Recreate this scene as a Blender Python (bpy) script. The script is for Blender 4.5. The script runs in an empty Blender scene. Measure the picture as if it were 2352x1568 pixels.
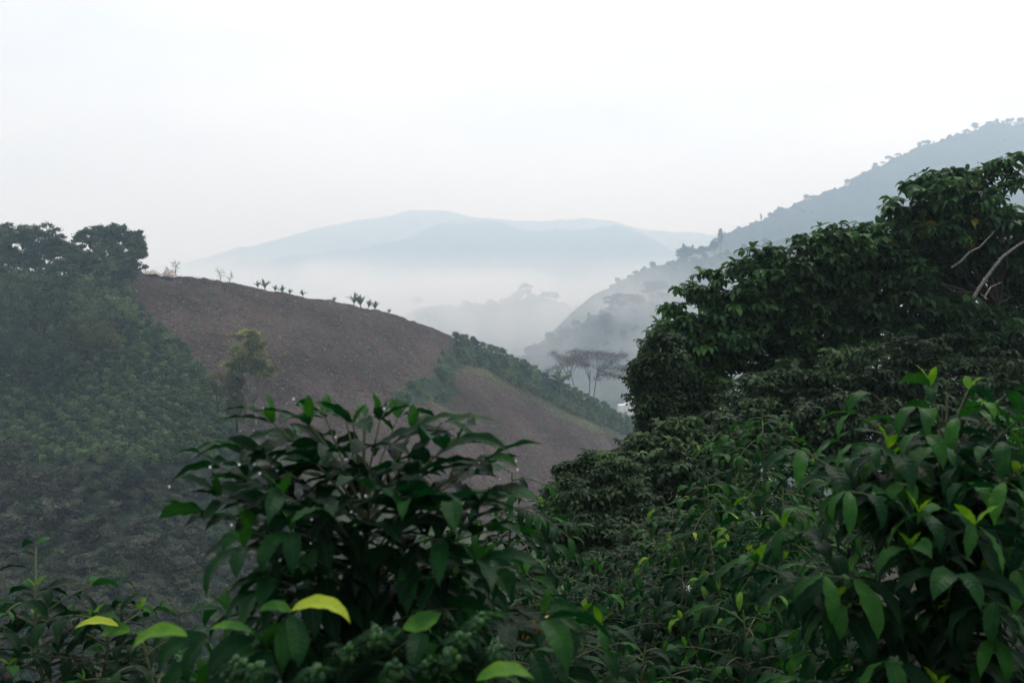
import bpy, math, random
import numpy as np
from mathutils import Vector

# ------------------------------------------------------------------ camera, sky, sun, exposure
SC = bpy.context.scene
COL = SC.collection
rng = np.random.default_rng(7)
random.seed(7)

cam_d = bpy.data.cameras.new('camera')
cam = bpy.data.objects.new('camera', cam_d)
COL.objects.link(cam)
cam.location = (0, 0, 0)
cam.rotation_euler = (math.radians(90), 0, 0)
cam_d.lens = 35.0
cam_d.sensor_width = 36.0
cam_d.clip_start = 0.05
cam_d.clip_end = 40000
cam_d.dof.use_dof = True
cam_d.dof.focus_distance = 9.0
cam_d.dof.aperture_fstop = 4.5
SC.camera = cam
F = 2352 * 35.0 / 36.0          # focal length in the units used for laying the place out

SUN_EL, SUN_AZ = math.radians(52), math.radians(35)   # azimuth from +Y (straight ahead) towards +X
W = bpy.data.worlds.new('World')
SC.world = W
W.use_nodes = True
nt = W.node_tree
nt.nodes.clear()
o_ = nt.nodes.new('ShaderNodeOutputWorld')
bg = nt.nodes.new('ShaderNodeBackground')
sky = nt.nodes.new('ShaderNodeTexSky')
sky.sky_type = 'NISHITA'
sky.sun_disc = False
sky.sun_elevation = SUN_EL
sky.sun_rotation = SUN_AZ
sky.altitude = 1500
sky.dust_density = 3.0
mixc = nt.nodes.new('ShaderNodeMixRGB')
mixc.inputs['Fac'].default_value = 0.88
# an overcast layer: soft, nearly even cloud whose brightness drifts a little
tc = nt.nodes.new('ShaderNodeTexCoord')
mp = nt.nodes.new('ShaderNodeMapping')
mp.inputs['Scale'].default_value = (1.0, 1.0, 3.5)
nz = nt.nodes.new('ShaderNodeTexNoise')
nz.inputs['Scale'].default_value = 3.2
nz.inputs['Detail'].default_value = 4
nz.inputs['Roughness'].default_value = 0.45
cr = nt.nodes.new('ShaderNodeValToRGB')
cr.color_ramp.elements[0].position = 0.36
cr.color_ramp.elements[0].color = (0.75, 0.79, 0.85, 1)
cr.color_ramp.elements[1].position = 0.62
cr.color_ramp.elements[1].color = (0.93, 0.962, 1, 1)
mul = nt.nodes.new('ShaderNodeVectorMath')
mul.operation = 'SCALE'
mul.inputs['Scale'].default_value = 10.5
nt.links.new(tc.outputs['Generated'], mp.inputs['Vector'])
nt.links.new(mp.outputs['Vector'], nz.inputs['Vector'])
nt.links.new(nz.outputs['Fac'], cr.inputs['Fac'])
nt.links.new(cr.outputs['Color'], mul.inputs[0])
nt.links.new(sky.outputs['Color'], mixc.inputs['Color1'])
nt.links.new(mul.outputs['Vector'], mixc.inputs['Color2'])
nt.links.new(mixc.outputs['Color'], bg.inputs['Color'])
bg.inputs['Strength'].default_value = 0.10
nt.links.new(bg.outputs['Background'], o_.inputs['Surface'])

sun_d = bpy.data.lights.new('sun', 'SUN')
sun_d.energy = 1.5
sun_d.angle = math.radians(20)
sun_d.color = (1.0, 0.995, 0.985)
sun = bpy.data.objects.new('sun', sun_d)
COL.objects.link(sun)
d_ = Vector((math.cos(SUN_EL) * math.sin(SUN_AZ), math.cos(SUN_EL) * math.cos(SUN_AZ), math.sin(SUN_EL)))
sun.rotation_euler = d_.to_track_quat('Z', 'Y').to_euler()

SC.view_settings.view_transform = 'Standard'
SC.view_settings.look = 'None'
SC.view_settings.exposure = 0.34
SC.view_settings.gamma = 1.0
SC.render.engine = 'CYCLES'
SC.cycles.max_bounces = 8
SC.cycles.diffuse_bounces = 3
SC.cycles.glossy_bounces = 2
SC.cycles.transmission_bounces = 4
SC.cycles.transparent_max_bounces = 4
SC.cycles.volume_bounces = 5
SC.cycles.caustics_reflective = False
SC.cycles.caustics_refractive = False
SC.cycles.use_denoising = True
SC.cycles.volume_max_steps = 96

# ------------------------------------------------------------------ helpers
def at(px, py, Y):
    """a point Y metres ahead that lies px, py across the view"""
    return np.array([(px - 1176.0) / F * Y, Y, (784.0 - py) / F * Y])

def sm(a, b, x):
    t = np.clip((np.asarray(x, float) - a) / (b - a), 0, 1)
    return t * t * (3 - 2 * t)

def waves(seed, scale, octaves=5, rough=0.55, n=7):
    """smooth random field: sums of plane waves per octave"""
    r = np.random.default_rng(seed)
    sets = []
    for o in range(octaves):
        for _ in range(n):
            a = r.uniform(0, 2 * math.pi)
            k = 2 * math.pi / scale * 2 ** o * r.uniform(0.7, 1.3)
            sets.append((math.cos(a) * k, math.sin(a) * k, r.uniform(0, 6.28), rough ** o))
    tot = sum(s[3] for s in sets) / 2.2
    def f(x, y):
        x = np.asarray(x, float); y = np.asarray(y, float)
        v = 0
        for kx, ky, ph, am in sets:
            v = v + am * np.sin(kx * x + ky * y + ph)
        return v / tot
    return f

def setp(o, label=None, cat=None, group=None, kind=None):
    if label: o['label'] = label
    if cat: o['category'] = cat
    if group: o['group'] = group
    if kind: o['kind'] = kind
    return o

def empty(name, loc, label=None, cat=None, group=None, rz=0.0):
    o = bpy.data.objects.new(name, None)
    o.empty_display_size = 0.3
    COL.objects.link(o)
    o.location = tuple(float(v) for v in loc)
    o.rotation_euler = (0, 0, rz)
    return setp(o, label, cat, group)

class MB:
    """collects faces and links them as one mesh object"""
    def __init__(s):
        s.v = []; s.f = []; s.t = []; s.uv = []; s.n = 0
    def add(s, v, faces, tint=0.0, uv=None):
        v = np.asarray(v, float).reshape(-1, 3)
        faces = np.asarray(faces, np.int64)
        s.v.append(v); s.f.append(faces + s.n)
        s.t.append(np.broadcast_to(np.asarray(tint, float), (len(v),)).copy())
        s.uv.append(np.zeros((len(v), 2)) if uv is None else np.asarray(uv, float).reshape(-1, 2))
        s.n += len(v)
    def build(s, name, mat, parent=None, origin=(0, 0, 0), smooth=True, mesh_only=False):
        me = bpy.data.meshes.new(name)
        v = np.concatenate(s.v) - np.asarray(origin, float)
        me.vertices.add(len(v))
        me.vertices.foreach_set('co', v.astype(np.float32).ravel())
        loops = np.concatenate([f.ravel() for f in s.f])
        sizes = np.concatenate([np.full(len(f), f.shape[1]) for f in s.f])
        starts = np.concatenate([[0], np.cumsum(sizes)[:-1]])
        me.loops.add(len(loops))
        me.loops.foreach_set('vertex_index', loops.astype(np.int32))
        me.polygons.add(len(sizes))
        me.polygons.foreach_set('loop_start', starts.astype(np.int32))
        a = me.attributes.new('tint', 'FLOAT', 'POINT')
        a.data.foreach_set('value', np.concatenate(s.t).astype(np.float32))
        uv = np.concatenate(s.uv)
        if uv.any():
            l = me.uv_layers.new(name='UVMap')
            l.data.foreach_set('uv', uv[loops].astype(np.float32).ravel())
        me.polygons.foreach_set('use_smooth', np.full(len(sizes), smooth))
        me.update(calc_edges=True)
        me.materials.append(mat)
        if mesh_only:
            return me
        ob = bpy.data.objects.new(name, me)
        COL.objects.link(ob)
        if parent is not None:
            ob.parent = parent
        return ob

def unit(v):
    v = np.asarray(v, float)
    return v / np.maximum(np.linalg.norm(v, axis=-1, keepdims=True), 1e-9)

def tube(mb, pts, rad, sides=6, tint=0.0):
    pts = np.asarray(pts, float); n = len(pts)
    rad = np.broadcast_to(np.asarray(rad, float), (n,))
    t = np.gradient(pts, axis=0)
    t = unit(t)
    ref = np.array([0.0, 0.0, 1.0]) if abs(t[:, 2]).mean() < 0.8 else np.array([1.0, 0.0, 0.0])
    a = unit(np.cross(t, ref)); b = np.cross(t, a)
    ang = np.linspace(0, 2 * math.pi, sides, endpoint=False)
    ring = a[:, None, :] * np.cos(ang)[None, :, None] + b[:, None, :] * np.sin(ang)[None, :, None]
    v = pts[:, None, :] + ring * rad[:, None, None]
    i = np.arange(n - 1)[:, None] * sides + np.arange(sides)[None, :]
    j = np.arange(n - 1)[:, None] * sides + (np.arange(sides)[None, :] + 1) % sides
    f = np.stack([i, j, j + sides, i + sides], -1).reshape(-1, 4)
    mb.add(v.reshape(-1, 3), f, tint)

def bez(p0, p1, p2, n=8):
    t = np.linspace(0, 1, n)[:, None]
    return (1 - t) ** 2 * np.asarray(p0) + 2 * t * (1 - t) * np.asarray(p1) + t * t * np.asarray(p2)

# ------------------------------------------------------------------ materials
def newmat(name):
    m = bpy.data.materials.new(name)
    m.use_nodes = True
    m.node_tree.nodes.clear()
    return m, m.node_tree

def foliage_mat(name, stops, rough=0.5, spec=0.35, trans=0.25, veins=False, nscale=0.0, coat=0.0, ovar=0.0, namp=0.4, ior=1.5):
    """stops: list of (tint position, rgb)"""
    m, t = newmat(name)
    N, L = t.nodes, t.links
    out = N.new('ShaderNodeOutputMaterial')
    at_ = N.new('ShaderNodeAttribute'); at_.attribute_name = 'tint'
    fac = at_.outputs['Fac']
    if nscale:
        g = N.new('ShaderNodeNewGeometry')
        n = N.new('ShaderNodeTexNoise'); n.inputs['Scale'].default_value = nscale; n.inputs['Detail'].default_value = 3
        L.new(g.outputs['Position'], n.inputs['Vector'])
        ma = N.new('ShaderNodeMath'); ma.operation = 'MULTIPLY_ADD'
        ma.inputs[1].default_value = namp; ma.inputs[2].default_value = -namp / 2
        L.new(n.outputs['Fac'], ma.inputs[0])
        mb_ = N.new('ShaderNodeMath'); mb_.operation = 'ADD'
        L.new(ma.outputs[0], mb_.inputs[0]); L.new(fac, mb_.inputs[1])
        fac = mb_.outputs[0]
    if ovar:
        oi = N.new('ShaderNodeObjectInfo')
        mo = N.new('ShaderNodeMath'); mo.operation = 'MULTIPLY_ADD'; mo.inputs[1].default_value = ovar; mo.inputs[2].default_value = -ovar / 2
        L.new(oi.outputs['Random'], mo.inputs[0])
        mc = N.new('ShaderNodeMath'); mc.operation = 'ADD'; L.new(mo.outputs[0], mc.inputs[0]); L.new(fac, mc.inputs[1])
        fac = mc.outputs[0]
    r = N.new('ShaderNodeValToRGB')
    e = r.color_ramp.elements
    e[0].position, e[0].color = stops[0][0], (*stops[0][1], 1)
    e[1].position, e[1].color = stops[-1][0], (*stops[-1][1], 1)
    for p, c in stops[1:-1]:
        x = e.new(p); x.color = (*c, 1)
    L.new(fac, r.inputs['Fac'])
    p = N.new('ShaderNodeBsdfPrincipled')
    p.inputs['Roughness'].default_value = rough
    p.inputs['Specular IOR Level'].default_value = spec; p.inputs['IOR'].default_value = ior
    if coat: p.inputs['Coat Weight'].default_value = coat
    colout = r.outputs['Color']
    if veins:
        uv = N.new('ShaderNodeUVMap')
        sx = N.new('ShaderNodeSeparateXYZ'); L.new(uv.outputs['UV'], sx.inputs[0])
        ab = N.new('ShaderNodeMath'); ab.operation = 'ABSOLUTE'; L.new(sx.outputs['Y'], ab.inputs[0])
        k = N.new('ShaderNodeMath'); k.operation = 'MULTIPLY'; k.inputs[1].default_value = 0.10; L.new(ab.outputs[0], k.inputs[0])
        d = N.new('ShaderNodeMath'); d.operation = 'SUBTRACT'; L.new(sx.outputs['X'], d.inputs[0]); L.new(k.outputs[0], d.inputs[1])
        w = N.new('ShaderNodeMath'); w.operation = 'MULTIPLY'; w.inputs[1].default_value = 62.0; L.new(d.outputs[0], w.inputs[0])
        s = N.new('ShaderNodeMath'); s.operation = 'SINE'; L.new(w.outputs[0], s.inputs[0])
        # raised midrib
        mr = N.new('ShaderNodeMapRange'); mr.inputs['From Min'].default_value = 0.0; mr.inputs['From Max'].default_value = 0.07
        mr.inputs['To Min'].default_value = -1.6; mr.inputs['To Max'].default_value = 0.0
        L.new(ab.outputs[0], mr.inputs['Value'])
        ad = N.new('ShaderNodeMath'); ad.operation = 'ADD'; L.new(s.outputs[0], ad.inputs[0]); L.new(mr.outputs['Result'], ad.inputs[1])
        b = N.new('ShaderNodeBump'); b.inputs['Strength'].default_value = 0.3; b.inputs['Distance'].default_value = 0.0010
        L.new(ad.outputs[0], b.inputs['Height'])
        L.new(b.outputs['Normal'], p.inputs['Normal'])
        # the rib and the lower side are paler
        rib = N.new('ShaderNodeMapRange'); rib.inputs['From Max'].default_value = 0.06
        rib.inputs['To Min'].default_value = 0.35; rib.inputs['To Max'].default_value = 0.0
        L.new(ab.outputs[0], rib.inputs['Value'])
        mx = N.new('ShaderNodeMixRGB'); mx.inputs['Color2'].default_value = (0.07, 0.12, 0.045, 1)
        L.new(rib.outputs['Result'], mx.inputs['Fac']); L.new(colout, mx.inputs['Color1'])
        colout = mx.outputs['Color']
    L.new(colout, p.inputs['Base Color'])
    if trans:
        tr = N.new('ShaderNodeBsdfTranslucent')
        hs = N.new('ShaderNodeHueSaturation'); hs.inputs['Value'].default_value = 1.5; hs.inputs['Saturation'].default_value = 1.15
        L.new(colout, hs.inputs['Color']); L.new(hs.outputs['Color'], tr.inputs['Color'])
        mix = N.new('ShaderNodeMixShader'); mix.inputs['Fac'].default_value = trans
        L.new(p.outputs[0], mix.inputs[1]); L.new(tr.outputs[0], mix.inputs[2])
        L.new(mix.outputs[0], out.inputs['Surface'])
    else:
        L.new(p.outputs[0], out.inputs['Surface'])
    return m

def rough_mat(name, c0, c1, scale=3.0, rough=0.9, bump=0.4, dist=0.01, detail=6, spec=0.2):
    m, t = newmat(name)
    N, L = t.nodes, t.links
    out = N.new('ShaderNodeOutputMaterial')
    p = N.new('ShaderNodeBsdfPrincipled')
    g = N.new('ShaderNodeNewGeometry')
    n = N.new('ShaderNodeTexNoise'); n.inputs['Scale'].default_value = scale; n.inputs['Detail'].default_value = detail
    n.inputs['Roughness'].default_value = 0.65
    r = N.new('ShaderNodeValToRGB')
    r.color_ramp.elements[0].position = 0.35; r.color_ramp.elements[0].color = (*c0, 1)
    r.color_ramp.elements[1].position = 0.65; r.color_ramp.elements[1].color = (*c1, 1)
    b = N.new('ShaderNodeBump'); b.inputs['Strength'].default_value = bump; b.inputs['Distance'].default_value = dist
    L.new(g.outputs['Position'], n.inputs['Vector']); L.new(n.outputs['Fac'], r.inputs['Fac'])
    L.new(r.outputs['Color'], p.inputs['Base Color']); L.new(n.outputs['Fac'], b.inputs['Height'])
    L.new(b.outputs['Normal'], p.inputs['Normal'])
    p.inputs['Roughness'].default_value = rough; p.inputs['Specular IOR Level'].default_value = spec
    L.new(p.outputs[0], out.inputs['Surface'])
    return m

M = {}
M['coffee'] = foliage_mat('coffee_leaf', [(0.0, (0.003, 0.014, 0.006)), (0.45, (0.006, 0.034, 0.010)), (0.7, (0.024, 0.090, 0.014)), (0.85, (0.10, 0.22, 0.022)), (1.0, (0.32, 0.40, 0.035))],
                          rough=0.46, spec=0.25, trans=0.25, veins=True, ior=1.22, nscale=22.0, namp=0.34)
M['coffee_far'] = foliage_mat('coffee_foliage', [(0.0, (0.028, 0.056, 0.030)), (0.5, (0.090, 0.150, 0.066)), (1.0, (0.20, 0.26, 0.10))], rough=0.6, spec=0.3, trans=0.2, ovar=0.5)
M['tree'] = foliage_mat('tree_leaf', [(0.0, (0.018, 0.038, 0.016)), (0.5, (0.038, 0.088, 0.030)), (0.85, (0.075, 0.170, 0.042)), (1.0, (0.20, 0.17, 0.02))], rough=0.55, spec=0.15, trans=0.28)
M['vine'] = foliage_mat('vine_leaf', [(0.0, (0.017, 0.030, 0.015)), (0.6, (0.035, 0.066, 0.026)), (1.0, (0.080, 0.140, 0.045))], rough=0.6, spec=0.12, trans=0.22)
M['wood_tree'] = foliage_mat('hill_tree_leaf', [(0.0, (0.020, 0.040, 0.026)), (0.5, (0.070, 0.108, 0.056)), (1.0, (0.20, 0.25, 0.11))], rough=0.7, spec=0.15, trans=0.15, ovar=0.3)
M['olive'] = foliage_mat('olive_leaf', [(0.0, (0.050, 0.058, 0.030)), (0.5, (0.13, 0.145, 0.06)), (1.0, (0.32, 0.33, 0.13))], rough=0.7, spec=0.2, trans=0.3)
M['scrub'] = foliage_mat('scrub_leaf', [(0.0, (0.014, 0.016, 0.013)), (0.5, (0.040, 0.044, 0.030)), (1.0, (0.13, 0.14, 0.095))], rough=0.7, spec=0.12, trans=0.1, ovar=.3)
M['dry'] = foliage_mat('dry_stalk', [(0.0, (0.048, 0.030, 0.025)), (0.6, (0.125, 0.082, 0.064)), (1.0, (0.48, 0.42, 0.34))], rough=0.9, spec=0.1, trans=0.0)
M['feather'] = foliage_mat('feathery_leaf', [(0.0, (0.035, 0.035, 0.026)), (0.5, (0.065, 0.055, 0.042)), (1.0, (0.13, 0.085, 0.065))], rough=0.8, spec=0.1, trans=0.1)
M['banana'] = foliage_mat('banana_leaf', [(0.0, (0.05, 0.085, 0.045)), (0.6, (0.09, 0.13, 0.07)), (1.0, (0.26, 0.28, 0.14))], rough=0.5, spec=0.35, trans=0.25)
M['far_leaf'] = foliage_mat('far_tree_leaf', [(0.0, (0.020, 0.032, 0.022)), (1.0, (0.045, 0.065, 0.035))], rough=0.8, spec=0.1, trans=0.0)
M['red_leaf'] = foliage_mat('red_blossom', [(0.0, (0.05, 0.03, 0.025)), (1.0, (0.22, 0.07, 0.05))], rough=0.8, spec=0.1, trans=0.0)
M['bark'] = rough_mat('bark', (0.03, 0.025, 0.02), (0.085, 0.07, 0.055), 14, 0.9, 0.6, 0.01)
M['pale_bark'] = rough_mat('pale_bark', (0.13, 0.12, 0.095), (0.36, 0.34, 0.29), 9,
                           0.85, 0.5, 0.01)
M['stem'] = rough_mat('coffee_stem', (0.045, 0.055, 0.025), (0.10, 0.11, 0.05), 60, 0.7, 0.4, 0.002)
M['forest_floor'] = rough_mat('forest_floor', (0.018, 0.020, 0.012), (0.05, 0.045, 0.028), 1.2, 0.95, 0.8, 0.08)
M['berry'] = foliage_mat('coffee_cherry', [(0.0, (0.010, 0.045, 0.012)), (0.5, (0.035, 0.11, 0.022)), (0.8, (0.55, 0.28, 0.02)), (1.0, (0.5, 0.06, 0.02))], rough=0.4, spec=0.3, trans=0.0)
def plain(name, col, rough=0.6, spec=0.3):
    m, t = newmat(name)
    p = t.nodes.new('ShaderNodeBsdfPrincipled'); o = t.nodes.new('ShaderNodeOutputMaterial')
    n = t.nodes.new('ShaderNodeTexNoise'); n.inputs['Scale'].default_value = 8.0
    mx = t.nodes.new('ShaderNodeMixRGB'); mx.inputs['Color1'].default_value = (*[c * .8 for c in col], 1); mx.inputs['Color2'].default_value = (*col, 1)
    t.links.new(n.outputs['Fac'], mx.inputs['Fac']); t.links.new(mx.outputs['Color'], p.inputs['Base Color'])
    p.inputs['Roughness'].default_value = rough; p.inputs['Specular IOR Level'].default_value = spec
    t.links.new(p.outputs[0], o.inputs['Surface'])
    return m
M['petal'] = plain('white_petal', (0.82, 0.82, 0.78), 0.5)
M['drop'] = plain('dew', (0.85, 0.88, 0.9), 0.05, 1.0)
M['limb'] = rough_mat('lichened_bark', (0.05, 0.048, 0.04), (0.20, 0.19, 0.16), 16, 0.9, 0.8, 0.02)
HAZE = 0.00047
MIST = 0.008
# ------------------------------------------------------------------ terrain
def sheet(name, V, tint=None, mat=None, nu=0, nv=0):
    mb = MB()
    i = (np.arange(nv - 1)[:, None] * nu + np.arange(nu - 1)[None, :])
    f = np.stack([i, i + 1, i + 1 + nu, i + nu], -1).reshape(-1, 4)
    mb.add(V.reshape(-1, 3), f, 0.0 if tint is None else tint.ravel())
    ob = mb.build(name, mat)
    setp(ob, kind='structure')
    return ob

class Hill:
    """a hillside rising to a crest given by points (px, py, Y), with a front slope that falls
    towards the viewer at 'slope' and a back slope that falls away behind the crest"""
    def __init__(s, crest, slope, seed=1, amp=0.0, scale=60.0, dist=1.0):
        c = np.array(crest, float); c[:, 2] *= dist
        s.c = c; s.slope = slope; s.w = waves(seed, scale); s.amp = amp
    def crest(s, px):
        py = np.interp(px, s.c[:, 0], s.c[:, 1]); Y = np.interp(px, s.c[:, 0], s.c[:, 2])
        return py, Y
    def pos(s, px, py):
        """the point of the front face seen at px, py"""
        px = np.asarray(px, float); py = np.asarray(py, float)
        ry, Yr = s.crest(px)
        zr = (784 - ry) / F * Yr
        a = (py - 784) / F
        Y = (s.slope * Yr - zr) / (s.slope + a)
        Y = np.minimum(Y, Yr)
        k = sm(0, 40, py - ry)
        Y = Y + s.amp * k * s.w((px - 1176) / F * Y, Y)
        return np.stack([(px - 1176) / F * Y, Y, -a * Y], -1)
    def build(s, name, mat, px0, px1, nu, pyb, nv, back, bump=0.0, bscale=20, tintf=None, jag=0.0):
        px = np.linspace(px0, px1, nu)
        ry, Yr = s.crest(px)
        t = np.linspace(0, 1, nv) ** 1.3
        py = ry[None, :] + (pyb - ry)[None, :] * t[:, None]
        PX = np.broadcast_to(px, py.shape)
        front = s.pos(PX, py)
        cr = front[0]
        zc = cr[:, 2]
        rows = []
        for q in (1.0, 0.6, 0.3, 0.1):
            b = cr.copy(); b[:, 0] *= (1 + q * back / cr[:, 1]); b[:, 1] += q * back; b[:, 2] -= q * q * back * 0.5 + q * back * .05
            rows.append(b)
        V = np.concatenate([np.stack(rows), front], 0)
        if bump:
            w = waves(99, bscale, 5, 0.6)
            V[..., 2] += bump * w(V[..., 0], V[..., 1])
        if jag:
            w = waves(55, bscale * .35, 4, 0.75)
            V[..., 2] += jag * np.abs(w(V[..., 0], V[..., 1]))
        tint = None
        if tintf is not None:
            PYf = np.concatenate([np.broadcast_to(ry, (4, nu)), py], 0)
            tint = tintf(np.broadcast_to(px, PYf.shape), PYf)
        return sheet(name, V, tint, mat, nu, nv + 4)

def inpoly(px, py, poly):
    px = np.asarray(px, float); py = np.asarray(py, float)
    c = np.zeros(px.shape, bool); n = len(poly)
    for i in range(n):
        x0, y0 = poly[i]; x1, y1 = poly[(i + 1) % n]
        k = ((y0 > py) != (y1 > py))
        xi = (x1 - x0) * (py - y0) / ((y1 - y0) if y1 != y0 else 1e-9) + x0
        c ^= k & (px < xi)
    return c

# the cleared hill on the left. tint: 0 bare brown field, .5 dry grass, 1 green cover
LH = Hill([(-700, 640, 250), (-200, 640, 245), (150, 636, 240), (300, 627, 242), (360, 630, 246), (420, 633, 250), (500, 641, 254), (560, 655, 258),
           (640, 672, 262), (720, 686, 266), (800, 699, 270), (870, 714, 275), (930, 730, 280), (980, 748, 285),
           (1060, 784, 292), (1120, 806, 298), (1200, 844, 308), (1290, 892, 318), (1380, 938, 330), (1440, 968, 340), (1600, 1050, 352), (1900, 1200, 360)],
          0.52, 3, 1.6, 50)
POLY_G = [(-700, 640), (285, 645), (320, 700), (345, 735), (425, 800), (480, 870), (520, 930), (545, 1000), (560, 1200), (-700, 1300)]
POLY_ROW = [(1040, 778), (1120, 800), (1300, 890), (1460, 975), (1460, 1000), (1360, 972), (1240, 912), (1130, 848), (1075, 835), (1040, 860), (1030, 870), (1000, 880), (1010, 830)]
POLY_GULLY = [(905, 890), (960, 868), (1035, 850), (1050, 900), (1020, 925), (960, 930), (900, 915)]
GRASS_LINE = [(1060, 842), (1130, 862), (1230, 915), (1330, 968), (1400, 992), (1460, 1010)]
GRASS_LINE2 = [(930, 905), (1000, 935), (1060, 950), (1110, 975)]
def dline(px, py, line):
    d = np.full(np.shape(px), 1e9)
    for (x0, y0), (x1, y1) in zip(line[:-1], line[1:]):
        vx, vy = x1 - x0, y1 - y0
        t = np.clip(((px - x0) * vx + (py - y0) * vy) / (vx * vx + vy * vy), 0, 1)
        d = np.minimum(d, np.hypot(px - x0 - t * vx, py - y0 - t * vy))
    return d
def lh_tint(px, py):
    w = waves(5, 90, 6, .7); n = w(px, py) * 22
    g = inpoly(px + n, py + n, POLY_G) | inpoly(px + n * .4, py, POLY_ROW) | inpoly(px + n, py + n, POLY_GULLY)
    mo = waves(8, 45, 5, .7)
    t = np.where(g, 1.0, .5 * sm(.05, .5, mo(px, py * 1.8)))  # weedy patches; their darker tint also paints in gully shading
    gr = np.maximum(1 - dline(px, py + n * .5, GRASS_LINE) / 16, (1 - dline(px, py + n * .5, GRASS_LINE2) / 9) * .8)
    t = np.where(~g & (gr > 0), 0.55 * np.clip(gr * 2, 0, 1), t)
    low = sm(940, 1060, py + n * 3 - np.clip(px - 520, 0, None) * .42)
    t = np.where(~g, np.maximum(t, low * .95), t)
    return t

def hill_mat(name, stops, s1, s2, bump, dist, contrast=0.5):
    m, t = newmat(name)
    N, L = t.nodes, t.links
    out = N.new('ShaderNodeOutputMaterial'); p = N.new('ShaderNodeBsdfPrincipled')
    g = N.new('ShaderNodeNewGeometry')
    a = N.new('ShaderNodeAttribute'); a.attribute_name = 'tint'
    r = N.new('ShaderNodeValToRGB'); e = r.color_ramp.elements
    e[0].position, e[0].color = stops[0][0], (*stops[0][1], 1)
    e[1].position, e[1].color = stops[-1][0], (*stops[-1][1], 1)
    for q, c in stops[1:-1]:
        x = e.new(q); x.color = (*c, 1)
    L.new(a.outputs['Fac'], r.inputs['Fac'])
    n1 = N.new('ShaderNodeTexNoise'); n1.inputs['Scale'].default_value = s1; n1.inputs['Detail'].default_value = 8; n1.inputs['Roughness'].default_value = 0.7
    n2 = N.new('ShaderNodeTexNoise'); n2.inputs['Scale'].default_value = s2; n2.inputs['Detail'].default_value = 4
    L.new(g.outputs['Position'], n1.inputs['Vector']); L.new(g.outputs['Position'], n2.inputs['Vector'])
    mr1 = N.new('ShaderNodeMapRange'); mr1.inputs['From Min'].default_value = 0.3; mr1.inputs['From Max'].default_value = 0.7
    mr1.inputs['To Min'].default_value = 1 - contrast; mr1.inputs['To Max'].default_value = 1 + contrast
    L.new(n1.outputs['Fac'], mr1.inputs['Value'])
    mr2 = N.new('ShaderNodeMapRange'); mr2.inputs['From Min'].default_value = 0.35; mr2.inputs['From Max'].default_value = 0.65
    mr2.inputs['To Min'].default_value = 1 - contrast * .5; mr2.inputs['To Max'].default_value = 1 + contrast * .5
    L.new(n2.outputs['Fac'], mr2.inputs['Value'])
    mu = N.new('ShaderNodeMath'); mu.operation = 'MULTIPLY'; L.new(mr1.outputs[0], mu.inputs[0]); L.new(mr2.outputs[0], mu.inputs[1])
    vs = N.new('ShaderNodeVectorMath'); vs.operation = 'SCALE'; L.new(r.outputs['Color'], vs.inputs[0]); L.new(mu.outputs[0], vs.inputs['Scale'])
    L.new(vs.outputs['Vector'], p.inputs['Base Color'])
    b = N.new('ShaderNodeBump'); b.inputs['Strength'].default_value = bump; b.inputs['Distance'].default_value = dist
    L.new(n1.outputs['Fac'], b.inputs['Height']); L.new(b.outputs['Normal'], p.inputs['Normal'])
    p.inputs['Roughness'].default_value = 0.95; p.inputs['Specular IOR Level'].default_value = 0.1
    L.new(p.outputs[0], out.inputs['Surface'])
    return m

M['left_hill'] = hill_mat('brown_field_ground', [(0.0, (0.080, 0.054, 0.048)), (0.35, (0.056, 0.052, 0.034)), (0.55, (0.090, 0.096, 0.052)), (0.8, (0.05, 0.062, 0.036)), (1.0, (0.034, 0.050, 0.030))], 1.1, 0.055, 1.0, 0.8, 0.62)
M['far_forest'] = hill_mat('forest_cover', [(0.0, (0.030, 0.042, 0.028)), (1.0, (0.075, 0.080, 0.055))], 0.05, 0.006, 0.8, 14, 0.45)
M['slope_cover'] = hill_mat('slope_cover', [(0.0, (0.030, 0.042, 0.028)), (1.0, (0.07, 0.085, 0.045))], 0.12, 0.012, 0.8, 5, 0.45)

LH.build('hillside', M['left_hill'], -700, 1900, 520, 1700, 260, 60, bump=0.7, bscale=14, tintf=lh_tint)

# valley side in the middle distance, a spur above it, the big mountain and the far ranges
MS = Hill([(1060, 905, 760), (1130, 862, 780), (1190, 822, 800), (1240, 798, 820), (1290, 768, 840), (1350, 738, 860), (1400, 706, 880), (1450, 695, 900),
           (1520, 686, 920), (1600, 676, 950), (1750, 650, 1000), (2100, 590, 1060), (2700, 520, 1100)], 0.42, 11, 10, 220, 1.18)
MS.build('valley_side', M['slope_cover'], 1060, 2700, 240, 1120, 110, 200, bump=3.0, bscale=90)
SP = Hill([(1150, 860, 1040), (1250, 780, 1080), (1320, 712, 1110), (1380, 668, 1150), (1450, 632, 1200), (1500, 612, 1230), (1560, 600, 1260), (1640, 588, 1300), (1720, 570, 1340), (1900, 520, 1400), (2600, 400, 1500)], 0.5, 12, 10, 240, 1.0)
SP.build('spur', M['slope_cover'], 1150, 2600, 190, 880, 70, 260, bump=3.0, bscale=100)
RM = Hill([(1250, 800, 1500), (1400, 700, 1600), (1500, 640, 1700), (1570, 590, 1750), (1640, 556, 1800), (1700, 530, 1850), (1780, 497, 1900), (1850, 460, 1940), (1920, 438, 1980), (2000, 390, 2020),
           (2060, 362, 2060), (2120, 335, 2100), (2200, 312, 2130), (2290, 282, 2160), (2352, 284, 2180), (2500, 250, 2220), (2900, 240, 2300)], 0.62, 13, 22, 320, .97)
RM.build('mountain', M['far_forest'], 1250, 2900, 300, 900, 120, 600, bump=9.0, bscale=110, jag=9.0)
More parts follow.
